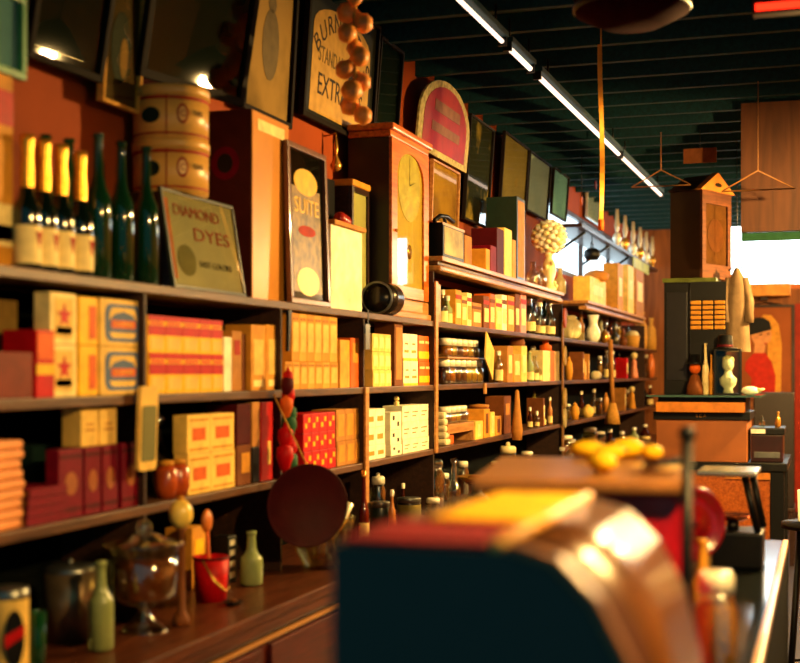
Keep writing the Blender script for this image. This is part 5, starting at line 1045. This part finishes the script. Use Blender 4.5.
gb = MB().prism([(-D / 2 - .04, 0), (D / 2 + .04, 0), (0, .14)], .05, mat('gable_wood', (214, 132, 48), .4), T((W2 - .02, 0, hC + .0005))); gb.build('pediment', t)
MB().prism([(-D / 2 - .04, 0), (D / 2 + .04, 0), (0, .13)], W2 * 2 - .025, DARKW, T((-W2, 0, hC + .0005))).build('roof', t)
MB().prism(oval(.05, .015, 12, .0, .05), .003, INK, T((W2 + .0305, 0, hC))).build('slot', t)
# striped bundles rack beside it
YR = YK - .045; zr_ = 0; xr0, xr1 = xat(690, YR), xat(726, YR); zr0, zr1 = zv(330, xr1, YR), zv(300, xr1, YR); wr = (xr1 - xr0) / 3
t = thing('bundle_rack', 'dark hanging rack of orange striped bundles beside black cabinet', 'rack', ((xr0 + xr1) / 2, YR, zk0)); MB().box(-(xr1 - xr0) / 2, (xr1 - xr0) / 2, .0, .03, 0, zc0 - zk0 - .031, BLACK).build('backboard', t)
for c_ in range(3):
    for r_ in range(6):
        z_ = zr0 - zk0 + r_ * (zr1 - zr0) / 6; MB().box(-(xr1 - xr0) / 2 + c_ * wr + .006, -(xr1 - xr0) / 2 + (c_ + 1) * wr - .006, -.02, -.0005, z_ + .006, z_ + (zr1 - zr0) / 6 - .004, OCHRE, .004).build('bundle', t)
# hanging pale garment
YG = YK + .12; xg = xat(737, YG); zg = zv(352, xg, YG); hg = zv(268, xg, YG) - zg
GARM = mat('garment_cloth', (128, 104, 76), .9, bump=.3); t = thing('pale_garment', 'pale cream garment hanging on a hanger right of the clock', 'garment', (xg, YG, zg)); b = MB()
n = 24; rings = []
for k in range(9):
    f = k / 8; wdt = (.09 - .03 * f) if f < .85 else .06 - .045 * (f - .85) / .15; ring = []
    for j in range(n):
        a = 2 * math.pi * j / n; rp = 1 + .10 * math.sin(5 * a) * (1 - f)
        ring.append(b.bm.verts.new((wdt * rp * math.cos(a), .045 * rp * math.sin(a), f * hg)))
    rings.append(ring)
mi = b._mi(GARM)
for A, B_ in zip(rings, rings[1:]):
    for j in range(n): f = b.bm.faces.new((A[j], A[(j + 1) % n], B_[(j + 1) % n], B_[j])); f.smooth = True
b.build('body', t)
for s_ in (-1, 1): MB().tube([(s_ * .05, 0, hg * .88), (s_ * .085, -.01, hg * .6), (s_ * .08, -.02, hg * .35)], [.03, .032, .036], GARM, 12).build('sleeve', t)
MB().tube([(-.06, 0, hg * .97), (0, 0, hg * 1.04), (.06, 0, hg * .97)], .006, IRON).build('hanger', t)
MB().tube([(0, 0, hg * 1.04), (0, 0, CEIL - .09 - zg)], .003, IRON).build('string', t)
# things on the glass plate
def on_plate(u, Y): return (xat(u, Y), Y, zk0)
YP = YC - .03
q9 = dep(-.8, YP) / F_PX
t = thing('glass_showcase', 'small glass showcase with dark frame on the glass plate', 'showcase', on_plate(728, YP)); hw, hh = 12 * q9, 44 * q9
b = MB()
for sx in (-1, 1):
    for sy in (-1, 1): b.box(sx * hw - .006, sx * hw + .006, sy * .06 - .006, sy * .06 + .006, .0005, hh, IRON)
b.box(-hw - .006, hw + .006, -.066, .066, hh, hh + .012, IRON); b.build('frame', t)
MB().box(-hw, hw, -.064, -.062, .013, hh, PANE).build('glass', t); MB().box(-hw + .007, hw - .007, -.053, .053, 0, .012, IRON).build('base', t)
bx = on_plate(728, YP)
t = thing('white_bust', 'white china head and shoulders inside the glass showcase', 'bust', (bx[0], bx[1], bx[2] + .0125))
MB().lathe([(0, 0), (.04, 0), (.03, .03), (.055, .06), (.06, .1), (.03, .13), (.022, .16), (0, .16)], WHITE, 18).build('shoulders', t); MB().ball((0, 0, .2), .048, WHITE, (.85, .95, 1.15), 16).build('head', t); MB().ball((0, .01, .232), .044, PORC, (.95, 1, .75), 14, .05).build('hair', t)
t = thing('black_hat', 'black felt hat resting on the glass showcase', 'hat', (bx[0] - .02, bx[1], bx[2] + hh + .0125)); MB().lathe([(0, 0), (.085, 0), (.09, .006), (.055, .012), (.05, .09), (.03, .1), (0, .098)], BLACK, 24).build('crown', t); MB().lathe([(.056, .013), (.0565, .03), (.053, .031)], DKRED, 24).build('band', t)
t = thing('dark_doll', 'dark doll with pale face left of the showcase', 'doll', on_plate(695, YP)); MB().lathe([(0, 0), (.06, 0), (.055, .06), (.03, .13), (.012, .15), (0, .15)], BROWN, 16).build('dress', t); MB().ball((0, 0, .185), .04, ORANGE, seg=12).build('head', t); MB().lathe([(0, .215), (.07, .215), (.04, .23), (.035, .28), (0, .285)], BLACK, 16).build('hat', t)
bottle(0, xat(705.5, YP + .02), zk0, .36, .024, PORC, 'tall cream bottle right of the dark doll', None, None, None, .4, Y=YP + .02); bottle(0, xat(711.5, YP + .0), zk0, .28, .018, OCHRE, 'slim ochre bottle left of the glass showcase', None, None, None, .4, Y=YP + .0)
t = thing('shell', 'white shell lying at the right of the glass plate', 'shell', (xat(750, YP), YP, zk0)); MB().ball((0, 0, .03), .05, WHITE, (1.2, .8, .6), 14, .08).build('body', t); MB().lathe([(0, 0), (.02, .0), (.005, .05), (0, .05)], PORC, 10, (.05, 0, .03), Matrix.Rotation(1.3, 4, 'Y')).build('spire', t)
# dark till to the right
YT = YC + .1; x0, x1 = xat(751, YT), xat(783, YT); 
t = thing('dark_till', 'dark red-black till with shiny top edge right of orange case', 'till', ((x0 + x1) / 2, YT + .2, zt2 + .001)); hw = (x1 - x0) / 2; hT = zv(428, x0, YT) - zt2
MB().box(-hw, hw, -.2, .2, 0, hT * .8, mat('oxblood_enamel', (46, 12, 12), .3, coat=.4), .008).build('body', t); MB().box(-hw - .01, hw + .01, -.21, .21, hT * .8 + .0005, hT, IRON, .006).build('top', t)
MB().box(-hw + .02, hw - .02, -.206, -.2005, .03, hT * .3, STEEL, .002).build('drawer', t); MB().box(-hw, -hw * .1, -.213, -.2105, hT * .84, hT * .97, mat('white_card', (245, 240, 225), .4)).build('price_card', t)
for k in range(2):
    bottle(0, xat(762 + 16 * k, YT + .15), zt2 + .002 + hT, .08 + .03 * k, .02, (GLASS, BRASS)[k], ['small clear bottle lying ready on the dark till top', 'small brass bottle at the right of the dark till top'][k], None, None, None, .4, Y=YT + .15)
# dark chair back beyond
YH = 11.2; x0, x1 = xat(756, YH), xat(792, YH); t = thing('dark_chair', 'dark high-backed chair beyond the till', 'chair', ((x0 + x1) / 2, YH + .2, 0)); hw = (x1 - x0) / 2; zt = zv(392, x0, YH)
for sx in (-1, 1):
    for sy in (-1, 1): MB().box(sx * hw - .02, sx * hw + .02, sy * .2 - .02, sy * .2 + .02, .001, .44, DARKW).build('leg', t)
MB().box(-hw - .02, hw + .02, -.22, .22, .4405, .48, DARKW, .01).build('seat', t); MB().box(-hw - .02, hw + .02, -.22, -.18, .4805, zt, mat('dark_chair_wood', (28, 16, 12), .4), .01).build('backrest', t)
# poster of a woman in a red dress, hung on the far wall
YQ = YFAR - .02; x0, x1 = xat(741, YQ), xat(792, YQ); zb_, zt_ = zv(398, x0, YQ), zv(308, x0, YQ); w_, h_ = x1 - x0, zt_ - zb_
MY = Matrix.Rotation(-math.pi / 2, 4, 'Z')      # prism faces -y
t = thing('framed_poster', 'framed poster of a woman in black hat and red dress on far wall', 'poster', ((x0 + x1) / 2, YQ - .03, zb_))
def pr(poly, d, m, nm): return MB().prism(poly, .003, m, T((0, -d, 0)) @ MY).build(nm, t)
MB().box(-w_ / 2, w_ / 2, -.01, .02, 0, h_, mat('poster_brown', (150, 78, 34), .5, scale=3), .003).build('print', t)
b = MB(); b.box(-w_ / 2 - .03, -w_ / 2, -.03, .02, -.03, h_ + .03, DARKW); b.box(w_ / 2, w_ / 2 + .03, -.03, .02, -.03, h_ + .03, DARKW); b.box(-w_ / 2, w_ / 2, -.03, .02, h_, h_ + .03, DARKW); b.build('frame', t)
MB().tube([(-w_ * .3, -.005, h_ + .03), (0, -.005, h_ + .06), (w_ * .3, -.005, h_ + .03)], .008, INK).build('cord', t)
px = lambda u, v: ((u - 766.5) / 51 * w_, (398 - v) / 90 * h_)
pr([px(u, v) for u, v in ((768, 398), (781, 398), (782, 345), (779, 325), (772, 316), (764, 315), (758, 322), (768, 345))], .0105, mat('poster_gold', (220, 150, 56), .5), 'arch')
pr([px(u, v) for u, v in ((750, 398), (775, 398), (776, 376), (772, 362), (765, 352), (754, 353), (746, 362), (745, 370), (752, 378))], .0135, mat('poster_red', (190, 40, 24), .5), 'dress')
pr([px(u, v) for u, v in ((754, 353), (765, 353), (766, 345), (771, 341), (772, 335), (770, 328), (753, 328), (751, 336), (755, 345))], .0165, mat('poster_skin', (222, 150, 96), .5), 'face')
pr([px(u, v) for u, v in ((748, 336), (772, 330), (770, 322), (764, 318), (756, 318), (750, 323))], .0195, BLACK, 'hat')
for u, v, a_, b_ in ((761, 335, .02, .008), (768.5, 334, .015, .008), (766, 344, .022, .007)): pr([(px(u, v)[0] + a_ * math.cos(k), px(u, v)[1] + b_ * math.sin(k)) for k in [2 * math.pi * j / 10 for j in range(10)]], .0195, INK if v < 340 else RED, 'eye' if v < 340 else 'mouth')
# pale boxes under the far window
for k, (a, b_) in enumerate(((735, 762), (764, 790))):
    pass
YB = YFAR - .35; x0, x1 = xat(737, YB), xat(790, YB)
t = thing('far_shelf_board', 'pale orange board shelf under the far window', 'shelf', ((x0 + x1) / 2, YFAR - .002, zv(296, x0, YB))); MB().box(-(x1 - x0) / 2, (x1 - x0) / 2, -.3, 0, 0, .14, mat('pale_orange_board', (222, 150, 70), .5), .006).build('board', t); MB().box(-.04, .04, -.15, 0, -.04, -.0005, DARKW).build('bracket', t)
# white bag at the right edge, iron pieces by the counter end
YW = 6.2; xw = xat(797, YW); zw = zv(521, xw, YW)
t = thing('iron_barstool', 'black iron stool at right edge beyond the pale counter rail', 'stool', (xw + .1, YW, 0)); MB().lathe([(0, zw - .03), (.17, zw - .03), (.17, zw - .005), (0, zw)], IRON, 28).build('seat', t)
for k in range(4):
    a = math.pi / 4 + k * math.pi / 2; MB().tube([(.12 * math.cos(a), .12 * math.sin(a), zw - .0305), (.2 * math.cos(a), .2 * math.sin(a), .002)], .014, IRON).build('leg', t)
MB().lathe([(.17, .25), (.18, .25), (.18, .262), (.17, .262), (.17, .25)], IRON, 28).build('foot_ring', t)
t = thing('white_bag', 'white paper bag standing on the iron stool at right edge', 'bag', (xw + .08, YW, zw + .001)); hb = zv(490, xw, YW) - zw
b = MB().box(-.075, .075, -.05, .05, 0, hb, WHITE, .006); 
for v in b.bm.verts:
    if v.co.z > hb * .7: v.co.y *= .35; v.co.x *= 1.05
b.build('body', t); MB().box(-.05, .05, -.0525, -.051, hb * .2, hb * .5, IVORY).build('label', t)
# ================================================================== HANGING FROM THE CEILING
xf_, yf_ = xat(601, 6.2), 6.2; zb_ = zv(226, xf_, yf_); zt_ = zv(45, xf_, yf_)
t = thing('flypaper_strip', 'long yellow flypaper strip hanging from the ceiling', 'flypaper', (xf_, yf_, zb_)); b = MB()
hh = min(zt_, CEIL - .1) - zb_
FM = mat('flypaper', (226, 158, 50), .35, coat=.3)
for k in range(24):
    f0, f1 = k / 24, (k + 1) / 24; 
    b.box(-.011, .011, -.0015, .0015, f0 * hh, f1 * hh + .002, FM, 0, T((.006 * math.sin(5 * f0), 0, 0)) @ Matrix.Rotation(.35 * math.sin(k * .6) + .3, 4, 'Z'))
b.build('strip', t); MB().lathe([(0, -.02), (.014, -.02), (.014, .03), (0, .03)], ORANGE, 14).build('tube', t); MB().tube([(0, 0, hh), (0, 0, CEIL - .09 - zb_)], .004, STRAW).build('string', t)
for k, (u, Y) in enumerate(((655, 9.0), (752, 7.6))):
    x = xat(u + 6, Y); z_ = zv(190 if k else 186, x, Y)
    t = thing('wire_hanger', ['bare wire clothes hanger beside the gabled clock roof', 'bare wire clothes hanger before the hanging wood panel'][k], 'hanger', (x, Y, z_)); MB().tube([(-.2, 0, 0), (.2, 0, 0), (0, 0, .11), (-.2, 0, 0)], .0045, mat('tan_wire', (150, 100, 50), .4)).build('frame', t); MB().tube([(0, 0, .11), (0, 0, .16), (.0, 0, CEIL - .09 - z_)], .0035, mat('tan_wire', (150, 100, 50))).build('hook', t)
x = xat(700, 9.0); t = thing('hanging_card', 'small grey-brown card hanging above the gabled clock', 'card', (x, 9.0, zv(163, x, 9.0))); MB().box(-.11, .11, -.004, .004, 0, .1, BROWN).build('card', t); MB().tube([(0, 0, .1), (0, 0, CEIL - .09 - zv(163, x, 9.0))], .003, IRON).build('string', t)
# red lit sign and dark red shade at the upper right
ys = 4.2; xs0 = xat(752, ys); zs = zv(14, xs0, ys)
t = thing('red_sign', 'red glowing sign strip hanging from ceiling at upper right', 'sign', (xs0 + .25, ys, zs)); MB().box(-.25, .25, 0, .06, 0, .14, mat('deep_red_side', (70, 24, 16)), .004).build('box', t); MB().box(-.24, .24, -.004, -.0005, .008, .03, mat('red_lit', (255, 60, 30), .4, var=0, emit=(255, 40, 16), es=1.3)).build('lit_strip', t); MB().box(-.24, .24, -.004, -.0005, .055, .13, mat('red_panel', (150, 20, 16), .5)).build('panel', t)
for s_ in (-1, 1): MB().tube([(s_ * .2, .03, .14), (s_ * .2, .03, CEIL - .09 - zs)], .004, IRON).build('hanger', t)
ys = 4.4; xs = xat(632, ys); zs = zv(26, xs, ys)
t = thing('hanging_lamp', 'unlit hanging lamp with dark red drum shade under the ceiling', 'lamp', (xs, ys, zs)); MB().lathe([(0, .0), (.1, .0), (.19, .045), (.2, .16), (.12, .22), (0, .23)], mat('dark_red_shade', (44, 4, 7), .9, spec=.03), 32).build('shade', t); MB().lathe([(.191, .05), (.199, .055), (.199, .07), (.191, .07)], IRON, 32).build('rim', t); MB().tube([(0, 0, .23), (0, 0, CEIL - .09 - zs)], .006, IRON).build('cord', t)
LAMPS = [(.62, 2.0, 2.42, 115, 'pendant lamp nearest the lens over the aisle', 0.), (.35, 6.0, 2.62, 270, 'second pendant lamp over the aisle', .05), (.7, 9.2, 2.7, 280, 'third pendant lamp over the aisle', .05), (.95, 13.0, 2.75, 180, 'pendant lamp farthest down the aisle', .05)]
# ================================================================== LAMPS
TUBE = mat('lit_tube', (255, 240, 225), .4, var=0, emit=(255, 222, 196), es=.7)
segs = [(460, 503), (507, 531), (537, 619), (620, 661)]
def tubeX(Y): return -1.398 + (Y - 5.3) / (13.5 - 5.3) * .106
def ytube(u):
    Y = 6.
    for _ in range(30): Y = at(u, tubeX(Y))
    return Y
for k, (a_, b_) in enumerate(segs):
    ya, yb = ytube(a_), ytube(b_)
    if k == 0: ya -= .6
    xa, xb = tubeX(ya), tubeX(yb)
    t = thing('strip_light', f'{["nearest", "second", "third", "farthest"][k]} of four fluorescent strip lights in a line under dark ceiling', 'ceiling light', ((xa + xb) / 2, (ya + yb) / 2, 3.145), 'fluorescent strip lights', (0, 0, -math.atan2(xb - xa, yb - ya)))
    Lh = (yb - ya) / 2
    MB().box(-.028, .028, -Lh, Lh, -.025, 0, CEILM, .003).build('housing', t)
    for e_ in (-1, 1): MB().tube([(0, e_ * Lh * .8, .0005), (0, e_ * Lh * .8, CEIL - .0905 - 3.145)], .006, IRON).build('hanger', t)
    MB().tube([(0, -Lh + .02, -.045), (0, Lh - .02, -.045)], .013 if k else .010, TUBE, 12).build('tube', t)
    MB().box(-.02, .02, -Lh, -Lh + .019, -.065, -.0251, IRON).build('holder', t); MB().box(-.02, .02, Lh - .019, Lh, -.065, -.0251, IRON).build('holder', t)
SHADE = mat('green_enamel', (24, 60, 44), .3, coat=.5)
BULB = mat('lit_bulb', (255, 225, 170), .4, var=0, emit=(255, 196, 120), es=26.)
def pendant(x, y, z, watts, lab, drop=.0):
    t = thing('pendant_lamp', lab, 'lamp', (x, y, z), 'pendant shop lamps'); zo = drop
    s_ = MB(); s_.lathe([(.2, -.02), (.075, .12), (.03, .15), (.03, .152), (.0, .153)], SHADE, 28); s_.lathe([(.197, -.02), (.072, .117), (0, .14)], mat('white_enamel', (235, 225, 200), .4), 28); s_.build('shade', t)
    MB().tube([(0, 0, .153), (0, 0, CEIL - .09 - z)], .005, IRON).build('cord', t)
    MB().ball((0, 0, .045 - drop), .035, BULB).build('bulb', t); MB().tube([(0, 0, .13), (0, 0, .078 - drop)], .016, BRASS).build('socket', t)
    l = bpy.data.lights.new('bulb_light', 'POINT'); l.energy = watts; l.color = (1, .615, .2); l.shadow_soft_size = .04
    o = bpy.data.objects.new('bulb_light', l); COL.objects.link(o); o.location = (x, y, z - drop); 
    return t
for x, y, z, W, lab, dr in LAMPS: pendant(x, y, z, W, lab, dr)
w = bpy.data.worlds.new('dusk'); scene.world = w; w.use_nodes = True
w.node_tree.nodes['Background'].inputs['Color'].default_value = (.04, .17, .19, 1); w.node_tree.nodes['Background'].inputs['Strength'].default_value = .4
# ================================================================== CAMERA
cd = bpy.data.cameras.new('camera'); cam = bpy.data.objects.new('camera', cd); COL.objects.link(cam); scene.camera = cam
cam.location = (0, 0, EYE); cam.rotation_euler = (math.pi / 2, 0, YAW)
cd.sensor_width = 36; cd.sensor_fit = 'HORIZONTAL'; cd.lens = F_PX * 36 / 800
cd.shift_x = 0; cd.shift_y = (HZ - 331.5) / 800
cd.clip_start = .02
cd.dof.use_dof = True; cd.dof.focus_distance = 7.0; cd.dof.aperture_fstop = 2.1
vs = scene.view_settings
scene.display_settings.display_device = 'sRGB'
vs.view_transform = 'Standard'; vs.look = 'None'; vs.gamma = 1; vs.use_curve_mapping = False; vs.exposure = 1.48
cy = scene.cycles
cy.use_denoising = True; cy.max_bounces = 8; cy.transmission_bounces = 8; cy.transparent_max_bounces = 12; cy.glossy_bounces = 4; cy.diffuse_bounces = 3
cy.sample_clamp_indirect = 6; cy.caustics_reflective = False; cy.caustics_refractive = False
